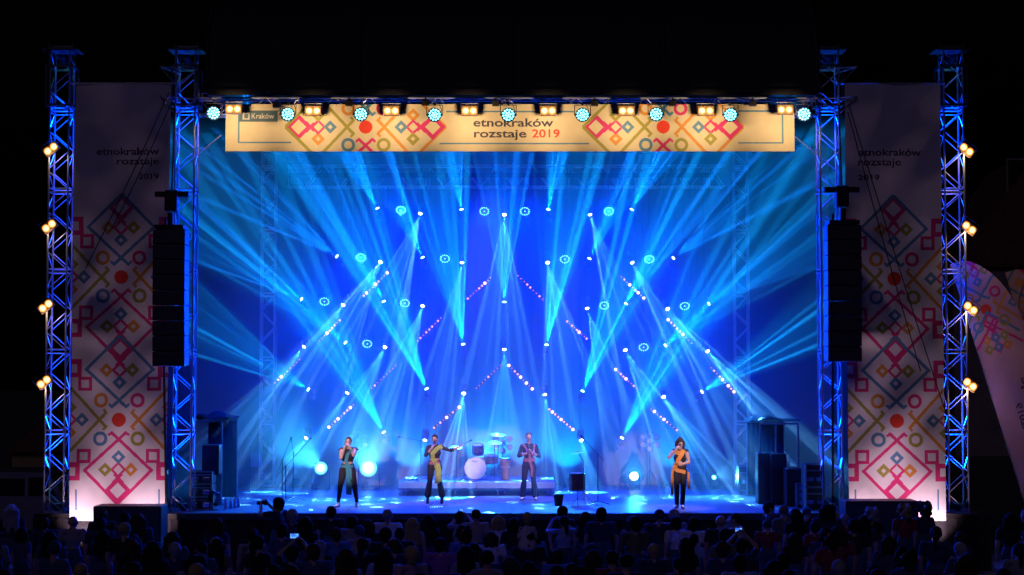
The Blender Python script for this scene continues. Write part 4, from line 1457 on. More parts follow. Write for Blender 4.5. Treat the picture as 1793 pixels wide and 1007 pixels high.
# music stand like lump left of bottles: folded stand with cable
p = at(372, 892, 0.8)
t = thing('cable_coil', (p.x, 0.8, DECK_Z), 'dark coil of cable hanging over a low stand at the left deck edge', 'cable')
mb = MB()
for k in range(5):
    pts = [(0.10 * math.cos(a) + 0.02 * k, 0.05 * math.sin(a * 2) + 0.02 * k, 0.30 + 0.16 * math.sin(a) - 0.01 * k) for a in [2 * math.pi * i / 18 for i in range(19)]]
    mb.path(pts, 0.012, 6)
mb.build('loops', BLACK, t, True)
MB().tube((0, 0, 0), (0, 0, 0.48), 0.014, n=8).tube((-0.15, 0, 0.01), (0.15, 0, 0.01), 0.014, n=8).build('stand', STEEL, t)

# right wing
p = at(1310, 868, 6.3)
flight_case(p.x, 6.3, DECK_Z, 0.60, 0.6, 0.80, 'flight case with bright edges beside the back right tower')
for k, (px, Y, w_, h_, lab) in enumerate(((1341, 3.0, 0.46, 1.30, 'tall black cabinet in the right wing, nearest the flight case'), (1362, 2.8, 0.40, 1.28, 'tall black cabinet in the right wing, nearest the scaffold post'))):
    p = at(px, 880, Y)
    speaker(p.x, Y, DECK_Z, w_, 0.5, h_, lab, 'tall cabinets in the right wing')
p = at(1388, 860, 2.2)
speaker(p.x, 2.2, DECK_Z, 0.4, 0.5, 0.95, 'black amplifier rack between the scaffold post and the cases at right', 'tall cabinets in the right wing')
p = at(1424, 895, 1.0)
for k in range(2):
    flight_case(p.x, 1.0, DECK_Z + 0.56 * k, 0.46, 0.6, 0.56, 'black flight case at the foot of the right tower, %s of two' % ['lower', 'upper'][k], wheels=False)
p = at(1405, 855, 1.6)
t = thing('mixing_rack', (p.x, 1.6, DECK_Z), 'small rack of blue glinting gear beside the right cases', 'rack')
MB().box((0, 0, 0.3), (0.32, 0.36, 0.6), bevel=0.01).build('case', BLACK, t)
for k in range(3):
    MB().box((0, -0.185, 0.15 + 0.17 * k), (0.26, 0.02, 0.12), bevel=0.004).build('unit', CHROME, t)
# a cajon / folded chair silhouettes in haze at the back right
p = at(1222, 845, 8.2)
t = thing('folding_chair', (p.x, 8.2, DECK_Z), 'folding chair frame standing in the haze at the back right', 'chair')
for s in (-1, 1):
    MB().tube((s * 0.2, -0.2, 0), (s * 0.2, 0.2, 0.9), 0.012, n=8).build('leg', ALU, t)
    MB().tube((s * 0.18, 0.22, 0), (s * 0.18, -0.18, 0.48), 0.012, n=8).build('leg', ALU, t)
MB().box((0, 0, 0.46), (0.36, 0.36, 0.02), bevel=0.006).build('seat', STEEL, t)
MB().box((0, 0.18, 0.82), (0.40, 0.02, 0.16), bevel=0.006).build('backrest', STEEL, t)

# ------------------------------------------------------------------ dim buildings and parked van beyond the stage
m_ochre = mat('ochre_plaster', (0.45, 0.33, 0.14), 0.9, noise=0.2, nscale=1.5)
m_dimwall = mat('old_plaster', (0.34, 0.27, 0.24), 0.9, noise=0.25, nscale=0.8)
m_glass = mat('dark_window', (0.02, 0.02, 0.025), 0.1)
m_tile = mat('roof_tile', (0.16, 0.07, 0.05), 0.8, noise=0.3)


def house(name, x, y, w_, d_, h_, gable, label, wins, wallm):
    t = thing(name, (x, y, 0), label, 'building')
    MB().box((0, 0, h_ / 2), (w_, d_, h_)).build('wall', wallm, t)
    mb = MB()
    a = w_ / 2 + 0.3
    b_ = d_ / 2 + 0.3
    mb._add([(-a, -b_, h_), (a, -b_, h_), (0, -b_, h_ + gable), (-a, b_, h_), (a, b_, h_), (0, b_, h_ + gable)], [(0, 1, 2), (5, 4, 3), (0, 2, 5, 3), (1, 4, 5, 2), (0, 3, 4, 1)])
    mb.build('roof', m_tile, t)
    for (wx, wz, ww, wh) in wins:
        f = MB().box((wx, -d_ / 2 - 0.02, wz), (ww + 0.2, 0.1, wh + 0.2)).build('window', wallm, t)
        MB().box((wx, -d_ / 2 - 0.075, wz), (ww, 0.02, wh)).build('pane', m_glass, f)
    return t


p = at(1768, 330, 60)
house('church_gable', p.x + 1.5, 64, 10.5, 10, at(896, 470, 60).z, 7.0, 'dim old gabled building with one dark window beyond the right tower', [(-1.4, at(896, 322, 60).z, 1.0, 2.6), (2.2, at(896, 420, 60).z, 0.9, 1.8)], m_dimwall)
p = at(76, 815, 45)
house('ochre_house', p.x - 0.6, 50, 3.2, 6, at(896, 795, 45).z, 1.6, 'dim ochre house wall glimpsed behind the leftmost tower', [(0.9, at(896, 815, 45).z, 0.6, 1.2)], m_ochre)
m_van = mat('van_paint', (0.20, 0.20, 0.24), 0.35, coat=0.5, noise=0.05)
p = at(38, 845, 8)
t = thing('parked_van', (p.x, 8, 0), 'dim pale van parked behind the left platform', 'van')
vb = MB()
prof_v = [(-1.6, 0.35), (1.9, 0.35), (1.95, 0.95), (1.55, 1.15), (1.0, 1.95), (-1.55, 2.0), (-1.65, 1.8)]
vs = [(x, -0.9, z) for x, z in prof_v] + [(x, 0.9, z) for x, z in prof_v]
nv = len(prof_v)
vb._add(vs, [tuple(range(nv)), tuple(range(2 * nv - 1, nv - 1, -1))] + [(i, nv + i, nv + (i + 1) % nv, (i + 1) % nv) for i in range(nv)])
vb.build('body', m_van, t)
for x in (-1.0, 1.25):
    for s in (-1, 1):
        w_ = MB().tube((x, s * 0.74, 0.33), (x, s * 0.93, 0.33), 0.33, n=20).build('wheel', BLACK, t, True)
        MB().tube((x, s * 0.92, 0.33), (x, s * 0.945, 0.33), 0.19, n=16).build('rim', ALU, w_, True)
for x0, x1 in ((-1.45, -0.55), (-0.45, 0.35)):
    MB().box(((x0 + x1) / 2, -0.905, 1.55), (x1 - x0, 0.02, 0.5), bevel=0.005).build('side_window', m_glass, t)
MB()._add([(0.45, -0.908, 1.3), (1.25, -0.908, 1.3), (0.95, -0.908, 1.82), (0.45, -0.908, 1.82)], [(0, 1, 2, 3)]).build('door_window', m_glass, t)
MB().box((1.93, -0.55, 0.8), (0.06, 0.28, 0.16), bevel=0.01).build('headlight', CHROME, t)
# ------------------------------------------------------------------ people
V = Vector


def capsule_mesh(bm, a, b, ra, rb, sx, sy, side):
    """Tapered capsule from a to b; cross-section scaled sx along 'side' and sy across it."""
    a, b = V(a), V(b)
    ax = b - a
    L = ax.length
    z = ax.normalized() if L > 1e-6 else V((0, 0, 1))
    s = V(side)
    x = s - z * s.dot(z)
    if x.length < 1e-3:
        x = V((0, 1, 0)) - z * z.y
    x.normalize()
    y = z.cross(x)
    n, h = 14, 5
    rings = []
    for k in range(h + 1):
        t = math.pi / 2 * k / h
        rings.append((a - z * ra * math.cos(t), max(1e-4, ra * math.sin(t))))
    for k in range(h + 1):
        t = math.pi / 2 * k / h
        rings.append((b + z * rb * math.sin(t), max(1e-4, rb * math.cos(t))))
    vs = []
    for c, r in rings:
        vs.append([bm.verts.new(c + x * (r * sx * math.cos(2 * math.pi * i / n)) + y * (r * sy * math.sin(2 * math.pi * i / n))) for i in range(n)])
    for k in range(len(rings) - 1):
        for i in range(n):
            j = (i + 1) % n
            bm.faces.new((vs[k][i], vs[k][j], vs[k + 1][j], vs[k + 1][i]))
    bm.faces.new(vs[0][::-1])
    bm.faces.new(vs[-1])


class Body:
    def __init__(self):
        self.p = []

    def cap(self, a, b, ra, rb, tg, sx=1.0, sy=1.0, side=(1, 0, 0)):
        self.p.append((V(a), V(b), ra, rb, sx, sy, V(side), tg))

    def mesh(self, name, voxel, smooth=6):
        bm = bmesh.new()
        for a, b, ra, rb, sx, sy, side, tg in self.p:
            capsule_mesh(bm, a, b, ra, rb, sx, sy, side)
        me = bpy.data.meshes.new(name + '_src')
        bm.to_mesh(me)
        bm.free()
        o = bpy.data.objects.new('tmp_body', me)
        C.objects.link(o)
        r = o.modifiers.new('r', 'REMESH')
        r.mode = 'VOXEL'
        r.voxel_size = voxel
        r.use_smooth_shade = True
        sm = o.modifiers.new('s', 'SMOOTH')
        sm.factor = 0.5
        sm.iterations = smooth
        dg = bpy.context.evaluated_depsgraph_get()
        out = bpy.data.meshes.new_from_object(o.evaluated_get(dg))
        bpy.data.objects.remove(o)
        bpy.data.meshes.remove(me)
        out.name = name
        nf = len(out.polygons)
        ce = np.empty(nf * 3)
        out.polygons.foreach_get('center', ce)
        ce = ce.reshape(-1, 3)
        best = np.full(nf, 1e9)
        idx = np.zeros(nf, dtype=np.int32)
        for a, b, ra, rb, sx, sy, side, tg in self.p:
            A, B = np.array(a), np.array(b)
            d = B - A
            L2 = max(1e-9, float(d @ d))
            t = np.clip((ce - A) @ d / L2, 0, 1)
            q = ce - (A + t[:, None] * d)
            r = (ra + (rb - ra) * t) * (0.5 * (sx + sy))
            zz = d / math.sqrt(L2)
            xs = np.array(side) - zz * float(np.array(side) @ zz)
            nx_ = np.linalg.norm(xs)
            if nx_ > 1e-3:
                xs = xs / nx_
                cx = q @ xs
                q = q - cx[:, None] * xs + (cx / (sx / sy))[:, None] * xs
                r = (ra + (rb - ra) * t) * sy
            dist = np.linalg.norm(q, axis=1) - r
            m_ = dist < best
            best[m_] = dist[m_]
            idx[m_] = tg
        out.materials.clear()
        out.polygons.foreach_set('material_index', idx)
        out.polygons.foreach_set('use_smooth', [True] * nf)
        return out


SKIN, TOP, LEG, SHOE = 0, 1, 2, 3


def add_head(B, c, q, s=1.0, tg=SKIN, face=True):
    """c: centre of the head, q: its rotation (faces -Y when identity)."""
    c = V(c)
    P = lambda x, y, z: c + q @ (V((x, y, z)) * s)
    X = q @ V((1, 0, 0))
    B.cap(P(0, 0.018, 0.022), P(0, 0.012, 0.036), 0.088 * s, 0.088 * s, tg, 0.86, 1.04, X)
    B.cap(P(0, -0.030, -0.055), P(0, -0.022, -0.005), 0.050 * s, 0.070 * s, tg, 1.0, 0.98, X)
    B.cap(P(0, -0.058, -0.088), P(0, -0.05, -0.075), 0.026 * s, 0.034 * s, tg)
    if face:
        B.cap(P(0, -0.088, 0.012), P(0, -0.108, -0.026), 0.010 * s, 0.015 * s, tg)
        B.cap(P(-0.034, -0.078, 0.028), P(0.034, -0.078, 0.028), 0.013 * s, 0.013 * s, tg)
    for sg in (-1, 1):
        B.cap(P(sg * 0.078, 0.012, -0.022), P(sg * 0.082, 0.02, 0.016), 0.012 * s, 0.016 * s, tg)
    return P


def add_hand(B, wrist, d, nrm, thumb_side, curl, s=1.0, tg=SKIN, detail=True):
    """d: direction palm points, nrm: direction the palm faces, thumb_side: +1/-1 along d x nrm, curl in degrees per joint."""
    wrist, d, nrm = V(wrist), V(d).normalized(), V(nrm)
    nrm = (nrm - d * nrm.dot(d)).normalized()
    x = d.cross(nrm) * thumb_side
    B.cap(wrist, wrist + d * 0.055 * s, 0.026 * s, 0.034 * s, tg, 1.15, 0.62, x)
    if not detail:
        B.cap(wrist + d * 0.06 * s, wrist + d * 0.13 * s + nrm * 0.03 * s, 0.034 * s, 0.022 * s, tg, 1.1, 0.6, x)
        return
    for k, (off, ln) in enumerate(((0.030, 0.070), (0.010, 0.080), (-0.010, 0.074), (-0.029, 0.058))):
        p = wrist + d * 0.085 * s + x * off * s
        dd = d.copy()
        B.cap(wrist + d * 0.05 * s + x * off * 0.8 * s, p, 0.013 * s, 0.0115 * s, tg)
        ax = d.cross(nrm)
        for j in range(3):
            dd = Quaternion(ax, R(curl)) @ dd
            e = p + dd * ln * (0.46, 0.32, 0.24)[j] * s
            B.cap(p, e, (0.0112 - 0.001 * j) * s, (0.0105 - 0.001 * j) * s, tg)
            p = e
    p = wrist + d * 0.022 * s + x * 0.026 * s
    dd = (d * 0.55 + x * 0.75 + nrm * 0.35).normalized()
    e = p + dd * 0.042 * s
    B.cap(p, e, 0.014 * s, 0.0125 * s, tg)
    dd = (d * 0.8 + x * 0.15 + nrm * 0.6).normalized()
    B.cap(e, e + dd * 0.036 * s, 0.0125 * s, 0.0105 * s, tg)


def human(J, female=True, top_tag=TOP, sleeve='short', crop=False, legs='straight', shoe_h=0.0, detail=True, wide=1.0, head_rot=None, head_s=1.0):
    """J: dictionary of joints. Builds the list of shapes for one body that faces -Y."""
    B = Body()
    pel, che, nek = V(J['pelvis']), V(J['chest']), V(J['neck'])
    wst = pel.lerp(che, 0.5)
    # torso
    B.cap(pel + V((0, 0.01, -0.03)), pel + V((0, 0.005, 0.05)), 0.105, 0.105, LEG, 1.55 * wide, 1.05)
    B.cap(pel + V((0, 0, 0.07)), wst + V((0, 0, 0.03)), 0.098, 0.092, SKIN if crop else top_tag, 1.38 * wide, 1.0)
    B.cap(wst + V((0, 0, 0.05)), che + V((0, 0, 0.02)), 0.096, 0.108, top_tag, 1.42 * wide, 1.04)
    B.cap(che + V((0, 0, 0.0)), che.lerp(nek, 0.62), 0.106, 0.075, top_tag, 1.55 * wide, 1.0)
    if female:
        for sg in (-1, 1):
            B.cap(che + V((sg * 0.07, -0.075, -0.01)), che + V((sg * 0.065, -0.07, 0.02)), 0.058, 0.05, top_tag)
    sh = [V(J['shL']), V(J['shR'])]
    B.cap(sh[0], sh[1], 0.055, 0.055, top_tag)
    for s_ in sh:
        B.cap(nek + V((0, 0.012, -0.02)), s_ + V((0, 0, 0.008)), 0.048, 0.048, top_tag)
    hc = V(J['head'])
    q = head_rot or Quaternion()
    B.cap(nek + V((0, 0.012, -0.03)), hc + q @ V((0, 0.022, -0.06)), 0.056, 0.052, SKIN)
    P = add_head(B, hc, q, head_s, face=detail)
    # arms
    for S_ in 'LR':
        s_, e_, w_ = V(J['sh' + S_]), V(J['el' + S_]), V(J['wr' + S_])
        t1, t2 = {'none': (SKIN, SKIN), 'short': (TOP, SKIN), 'three': (TOP, TOP), 'long': (TOP, TOP)}[sleeve]
        f = 1.0 if female else 1.12
        if sleeve == 'short':
            m_ = s_.lerp(e_, 0.55)
            B.cap(s_, m_, 0.060 * f, 0.056 * f, TOP)
            B.cap(m_, e_, 0.044 * f, 0.040 * f, SKIN)
            B.cap(e_, w_, 0.041 * f, 0.027 * f, SKIN)
        elif sleeve == 'three':
            B.cap(s_, e_, 0.056 * f, 0.049 * f, TOP)
            m_ = e_.lerp(w_, 0.35)
            B.cap(e_, m_, 0.049 * f, 0.045 * f, TOP)
            B.cap(m_, w_, 0.037 * f, 0.027 * f, SKIN)
        else:
            k = 1.08 if t1 == TOP else 1.0
            B.cap(s_, e_, 0.052 * f * k, 0.041 * f * k, t1)
            B.cap(e_, w_, 0.041 * f * k, 0.028 * f * k, t2)
        hd = J.get('hand' + S_, ((w_ - e_).normalized(), V((0, 1 if False else -1, 0)), 1 if S_ == 'L' else -1, 18))
        add_hand(B, w_, *hd, tg=SKIN, detail=detail)
    # legs
    for S_ in 'LR':
        h_, k_, a_ = V(J['hip' + S_]), V(J['kn' + S_]), V(J['an' + S_])
        if legs == 'flare':
            B.cap(h_, k_, 0.098, 0.068, LEG, 1.0, 1.06)
            B.cap(k_, a_ + V((0, 0, 0.06)), 0.068, 0.090, LEG, 1.0, 1.05)
        elif legs == 'taper':
            B.cap(h_, k_, 0.096, 0.066, LEG, 1.0, 1.06)
            B.cap(k_, a_ + V((0, 0, 0.05)), 0.066, 0.044, LEG)
            B.cap(a_ + V((0, 0, 0.06)), a_, 0.036, 0.036, SKIN)
        else:
            B.cap(h_, k_, 0.094, 0.066, LEG, 1.0, 1.06)
            B.cap(k_, a_ + V((0, 0, 0.03)), 0.066, 0.058, LEG)
        f = V(J.get('foot' + S_, (0, -1, 0))).normalized()
        B.cap(a_, a_ - V((0, 0, 0.045 + shoe_h)), 0.040, 0.036, SHOE)
        zf = 0.038
        heel, toe = V((a_.x, a_.y, zf)) - f * 0.035, V((a_.x, a_.y, zf - 0.006)) + f * 0.15
        B.cap(heel + V((0, 0, shoe_h * 0.6)), V((a_.x, a_.y, zf)) + f * 0.06 + V((0, 0, 0.012 + shoe_h * 0.3)), 0.040, 0.042, SHOE, 1, 1)
        B.cap(V((a_.x, a_.y, zf)) + f * 0.05, toe, 0.041, 0.031, SHOE, 1.15, 0.8, V((0, 0, 1)).cross(f))
        if shoe_h > 0:
            B.cap(heel, heel - V((0, 0, 0.02)), 0.018, 0.016, SHOE)
    return B, P


m_skin = mat('skin_light', (0.55, 0.34, 0.27), 0.5, noise=0.06, nscale=20)
m_skin2 = mat('skin_tan', (0.48, 0.29, 0.22), 0.5, noise=0.06, nscale=20)
m_blackcl = mat('black_fabric', (0.022, 0.020, 0.028), 0.85, noise=0.2, nscale=30)
m_shoe_w = mat('pale_shoe', (0.70, 0.66, 0.62), 0.6)
m_eye = mat('eye_dark', (0.03, 0.02, 0.02), 0.3)
m_mouth = mat('mouth_dark', (0.12, 0.02, 0.02), 0.5)
HAIRC = {'brown': mat('hair_brown', (0.06, 0.035, 0.02), 0.85, noise=0.3, nscale=40, spec=0.15), 'dark': mat('hair_dark', (0.018, 0.014, 0.014), 0.85, noise=0.3, nscale=40, spec=0.15),
         'blond': mat('hair_blond', (0.42, 0.30, 0.14), 0.85, noise=0.25, nscale=40, spec=0.15), 'grey': mat('hair_grey', (0.32, 0.31, 0.31), 0.85, noise=0.25, nscale=40, spec=0.15)}


def hair_mesh(kind, voxel=0.010):
    """Hair in head space: head centre at the origin, face towards -Y."""
    B = Body()
    if kind == 'cropped':
        B.cap((0, 0.026, 0.035), (0, 0.020, 0.048), 0.090, 0.088, 0, 0.90, 1.03)
    elif kind in ('bun', 'tied'):
        B.cap((0, 0.030, 0.032), (0, 0.020, 0.050), 0.092, 0.090, 0, 0.90, 1.04)
        if kind == 'bun':
            B.cap((0, 0.05, 0.138), (0, 0.055, 0.140), 0.034, 0.034, 0)
        else:
            B.cap((0, 0.12, 0.06), (0, 0.135, 0.05), 0.038, 0.034, 0)
    elif kind == 'short':
        B.cap((0, 0.030, 0.026), (0, 0.018, 0.052), 0.097, 0.093, 0, 0.92, 1.05)
        B.cap((0, 0.05, -0.04), (0, 0.045, 0.0), 0.070, 0.085, 0, 0.95, 0.85)
    elif kind == 'bob':
        B.cap((0, 0.030, 0.030), (0, 0.018, 0.052), 0.101, 0.096, 0, 0.94, 1.05)
        for x in (-0.075, 0, 0.075):
            B.cap((x, 0.035 + (0.03 if x == 0 else 0), 0.02), (x * 1.12, 0.045 + (0.02 if x == 0 else 0), -0.12), 0.055, 0.045, 0)
    elif kind == 'long':
        B.cap((0, 0.030, 0.030), (0, 0.018, 0.052), 0.099, 0.095, 0, 0.93, 1.05)
        for x in (-0.07, -0.02, 0.03, 0.075):
            B.cap((x, 0.045, 0.01), (x * 1.25, 0.085, -0.30 - 0.05 * math.sin(x * 60)), 0.056, 0.034, 0)
    elif kind == 'curly':
        rnd = random.Random(3)
        for k in range(46):
            a, z = rnd.uniform(0, 6.28), rnd.uniform(-0.10, 0.13)
            rr = 0.10 * math.sqrt(max(0.05, 1 - (z / 0.17) ** 2))
            y = rr * math.sin(a)
            if y < -0.05 and z < 0.06:
                continue
            B.cap((rr * math.cos(a), 0.03 + y, 0.02 + z), (rr * math.cos(a), 0.03 + y, 0.03 + z), 0.042, 0.036, 0)
    elif kind == 'ponytail':
        B.cap((0, 0.030, 0.028), (0, 0.018, 0.050), 0.095, 0.092, 0, 0.91, 1.04)
        B.cap((0, 0.12, 0.06), (0, 0.15, -0.02), 0.032, 0.036, 0)
        B.cap((0, 0.15, -0.02), (0, 0.13, -0.20), 0.036, 0.018, 0)
    elif kind == 'cap':
        B.cap((0, 0.026, 0.045), (0, 0.020, 0.056), 0.094, 0.090, 0, 0.93, 1.05)
        B.cap((0, -0.09, 0.06), (0, -0.14, 0.055), 0.05, 0.045, 0, 1.3, 0.25)
    return B.mesh('hair_' + kind, voxel, 3)


_hair = {}


def hair(kind, parent, head, q, col, s=1.0):
    if kind not in _hair:
        _hair[kind] = hair_mesh(kind)
        _hair[kind].materials.append(HAIRC['dark'])
    o = put('cap' if kind == 'cap' else 'hair', _hair[kind], parent, Matrix.Translation(head) @ q.to_matrix().to_4x4() @ Matrix.Scale(s, 4))
    o.material_slots[0].link = 'OBJECT'
    o.material_slots[0].material = col
    return o


def face_parts(t, P, open_mouth):
    for sg in (-1, 1):
        MB().ball(P(sg * 0.031, -0.083, 0.012), 0.011, 6, (1.2, 0.7, 0.75)).build('eye', m_eye, t, True)
        MB().ball(P(sg * 0.033, -0.093, 0.036), 0.016, 6, (1.3, 0.4, 0.28)).build('eyebrow', HAIRC['brown'], t, True)
    MB().ball(P(0, -0.091, -0.052), 0.02, 6, (1.0, 0.55, 0.85 if open_mouth else 0.3)).build('mouth', m_mouth, t, True)


def ribbon(t, me, pts, width, m, name='sash', off=0.014, thick=0.008, axis=None):
    """A flat cloth band laid over the front of the body mesh along a path of (x, z[, width]) points; points off the body hang free."""
    bvh = BVHTree.FromPolygons([v_.co[:] for v_ in me.vertices], [p_.vertices[:] for p_ in me.polygons])
    path = []
    for i in range(len(pts) - 1):
        for k in range(8):
            f = k / 8
            path.append([pts[i][j] + (pts[i + 1][j] - pts[i][j]) * f for j in range(len(pts[i]))])
    path.append(list(pts[-1]))
    vs, fs = [], []
    last = -0.12
    nn = len(path)
    ys = []
    for p_ in path:
        hit = bvh.ray_cast(V((p_[0], -2, p_[1])), V((0, 1, 0)))
        y = hit[0].y - off if hit[0] is not None else last
        last = y
        ys.append(y)
    ys2 = [min(ys[max(0, i - 2):i + 3]) * 0.6 + 0.4 * ys[i] for i in range(nn)]
    for i, p_ in enumerate(path):
        a = path[max(0, i - 1)]
        b = path[min(nn - 1, i + 1)]
        d = V((b[0] - a[0], 0, b[1] - a[1])).normalized()
        nrm = V((-d.z, 0, d.x))
        wd = width if len(p_) < 3 else p_[2]
        for s in (-1, -0.33, 0.33, 1):
            q_ = V((p_[0], 0, p_[1])) + nrm * wd / 2 * s
            hit = bvh.ray_cast(V((q_.x, -2, q_.z)), V((0, 1, 0)))
            y = ys2[i]
            if hit[0] is not None and abs(hit[0].y - off - y) < 0.09:
                y = 0.5 * y + 0.5 * (hit[0].y - off)
                y = min(y, hit[0].y - 0.007)
            y += 0.006 * math.sin(i * 0.9 + s * 4)
            vs.append((q_.x, y, q_.z))
    m4 = len(vs)
    vs += [(x, y + thick, z) for x, y, z in vs]
    for i in range(nn - 1):
        for s in range(3):
            a = i * 4 + s
            fs.append((a, a + 1, a + 5, a + 4))
            fs.append((m4 + a, m4 + a + 4, m4 + a + 5, m4 + a + 1))
        for e in (0, 3):
            a = i * 4 + e
            q_ = (a, a + 4, m4 + a + 4, m4 + a)
            fs.append(q_ if e == 0 else q_[::-1])
    return MB()._add(vs, fs).build(name, m, t, True)


def microphone(p, d, label):
    p, d = V(p), V(d).normalized()
    t = thing('microphone', p, label, 'microphone', 'hand held microphones')
    MB().tube(d * -0.12, d * 0.06, 0.013, 0.018, n=12).build('handle', BLACK, t, True)
    MB().ball(d * 0.075, 0.027, 10).build('grille', STEEL, t, True)
    return t


def joints(**kw):
    J = dict(pelvis=(0, 0, 0.96), chest=(0, 0.0, 1.25), neck=(0, 0.012, 1.455), head=(0, -0.012, 1.60), shL=(0.165, 0.01, 1.405), shR=(-0.165, 0.01, 1.405),
             elL=(0.23, 0.03, 1.12), elR=(-0.23, 0.03, 1.12), wrL=(0.24, -0.03, 0.88), wrR=(-0.24, -0.03, 0.88),
             hipL=(0.088, 0, 0.90), hipR=(-0.088, 0, 0.90), knL=(0.10, -0.01, 0.49), knR=(-0.10, -0.01, 0.49), anL=(0.11, 0.02, 0.09), anR=(-0.11, 0.02, 0.09))
    J.update(kw)
    return J


def performer(px, py, Y, J, label, mats_, group=None, sc=1.0, turn=0, head_q=None, hair_kind=None, hair_col=None, open_mouth=False, **kw):
    B, P = human(J, head_rot=head_q, **kw)
    me = B.mesh('performer_body', 0.0085, 5)
    for m_ in mats_:
        me.materials.append(m_)
    p = at(px, py, Y)
    t = thing('person', (p.x, Y, DECK_Z), label, 'person', 'singers on the stage')
    t.scale = (sc, sc, sc)
    t.rotation_euler = (0, 0, R(turn))
    put('body', me, t)
    face_parts(t, P, open_mouth)
    if hair_kind:
        hair(hair_kind, t, V(J['head']), head_q or Quaternion(), hair_col)
    return t, me


m_teal = mat('sash_teal', (0.05, 0.30, 0.36), 0.8, noise=0.12, nscale=25)
m_green = mat('sash_green', (0.36, 0.42, 0.10), 0.8, noise=0.12, nscale=25)
m_orange = mat('sash_orange', (0.72, 0.30, 0.06), 0.8, noise=0.12, nscale=25)
m_pinks = mat('sash_mauve', (0.30, 0.10, 0.22), 0.8, noise=0.12, nscale=25)

# singer with the teal sash: feet wide apart, both hands at the mouth
q1 = Quaternion((1, 0, 0), R(-14)) @ Quaternion((0, 1, 0), R(8))
J1 = joints(pelvis=(0, 0, 0.94), chest=(0.015, -0.01, 1.23), neck=(0.02, -0.02, 1.42), head=(0.02, -0.06, 1.56), shL=(0.185, -0.02, 1.38), shR=(-0.145, -0.02, 1.38),
            elL=(0.17, -0.26, 1.26), elR=(-0.13, -0.27, 1.19), wrL=(0.075, -0.22, 1.46), wrR=(-0.05, -0.23, 1.44),
            handL=(V((-0.45, 0.15, 0.55)), V((-0.6, 0.5, -0.3)), -1, 38), handR=(V((0.35, 0.15, 0.7)), V((0.7, 0.5, -0.1)), 1, 38),
            hipL=(0.10, 0, 0.89), hipR=(-0.10, 0, 0.89), knL=(0.18, -0.03, 0.49), knR=(-0.17, -0.03, 0.49), anL=(0.225, 0.02, 0.09), anR=(-0.215, 0.02, 0.09), footL=(0.25, -1, 0), footR=(-0.35, -1, 0))
t1, me1 = performer(608, 886, 1.8, J1, 'singer in black with a teal sash, feet wide apart and both hands at the mouth', (m_skin, m_blackcl, m_blackcl, m_shoe_w), head_q=q1,
                    hair_kind='tied', hair_col=HAIRC['brown'], sleeve='none', crop=True, legs='taper', sc=1.03)
ribbon(t1, me1, [(0.13, 1.40, 0.06), (0.02, 1.28, 0.07), (-0.03, 1.12, 0.08), (0.02, 1.0, 0.10), (0.04, 0.9, 0.14), (0.05, 0.6, 0.15), (0.04, 0.30, 0.13)], 0.1, m_teal)
ribbon(t1, me1, [(-0.14, 0.99), (0.0, 0.98), (0.14, 0.99)], 0.07, m_teal, 'waist_band')
for s in (-1, 1):
    c = V(J1['shL'] if s > 0 else J1['shR'])
    MB()._add([c + V((s * 0.0, -0.06, 0.06)), c + V((s * 0.02, 0.07, 0.06)), c + V((s * 0.075, 0.07, 0.01)), c + V((s * 0.08, -0.07, 0.0)), c + V((s * 0.0, -0.065, 0.045)), c + V((s * 0.02, 0.075, 0.045)), c + V((s * 0.075, 0.075, -0.012)), c + V((s * 0.078, -0.075, -0.02))],
              [(0, 1, 2, 3), (7, 6, 5, 4), (0, 3, 7, 4), (2, 1, 5, 6), (3, 2, 6, 7), (1, 0, 4, 5)]).build('sleeve_ruffle', m_blackcl, t1)
ml = MB().path([V((0.235, -0.105, 0.85)), V((0.262, -0.095, 0.5)), V((0.268, -0.03, 0.17))], 0.009, 6)
ml.build('trouser_stripe', m_shoe_w, t1)
mt = t1.matrix_basis

# singer with the green sash: one hand at the mouth, the other arm flung out
q2 = Quaternion((0, 0, 1), R(-12)) @ Quaternion((1, 0, 0), R(4))
J2 = joints(pelvis=(0.0, 0, 1.0), chest=(0.0, 0.0, 1.29), neck=(0.0, 0.01, 1.49), head=(0.0, -0.02, 1.635), shL=(0.17, 0, 1.44), shR=(-0.165, 0.01, 1.44),
            elL=(0.42, -0.06, 1.36), elR=(-0.22, -0.17, 1.24), wrL=(0.60, -0.16, 1.44), wrR=(-0.05, -0.26, 1.44),
            handL=(V((0.85, -0.25, 0.25)), V((0.1, -0.5, 0.8)), -1, 10), handR=(V((0.35, 0.2, 0.65)), V((0.6, 0.6, 0.0)), 1, 42),
            hipL=(0.09, 0, 0.95), hipR=(-0.09, 0, 0.95), knL=(0.125, -0.03, 0.56), knR=(-0.125, -0.02, 0.56), anL=(0.185, 0.02, 0.17), anR=(-0.175, 0.02, 0.17))
t2, me2 = performer(761, 882, 2.9, J2, 'singer in black with a green sash, one arm stretched out to the side', (m_skin, m_blackcl, m_blackcl, m_blackcl), head_q=q2,
                    hair_kind='tied', hair_col=HAIRC['brown'], sleeve='three', crop=True, legs='flare', shoe_h=0.07, sc=1.0, open_mouth=True)
ribbon(t2, me2, [(0.19, 1.47, 0.12), (0.05, 1.40, 0.11), (-0.05, 1.28, 0.11), (-0.04, 1.12, 0.10), (0.05, 1.0, 0.12), (0.10, 0.80, 0.14), (0.06, 0.52, 0.13)], 0.1, m_green)
ribbon(t2, me2, [(0.08, 1.02, 0.10), (0.12, 0.85, 0.12), (0.13, 0.56, 0.12)], 0.1, m_green, 'sash_tail', off=0.03)
ribbon(t2, me2, [(-0.14, 1.045), (0.0, 1.03), (0.14, 1.045)], 0.07, mat('waist_band_mauve', (0.35, 0.12, 0.20), 0.8), 'waist_band')
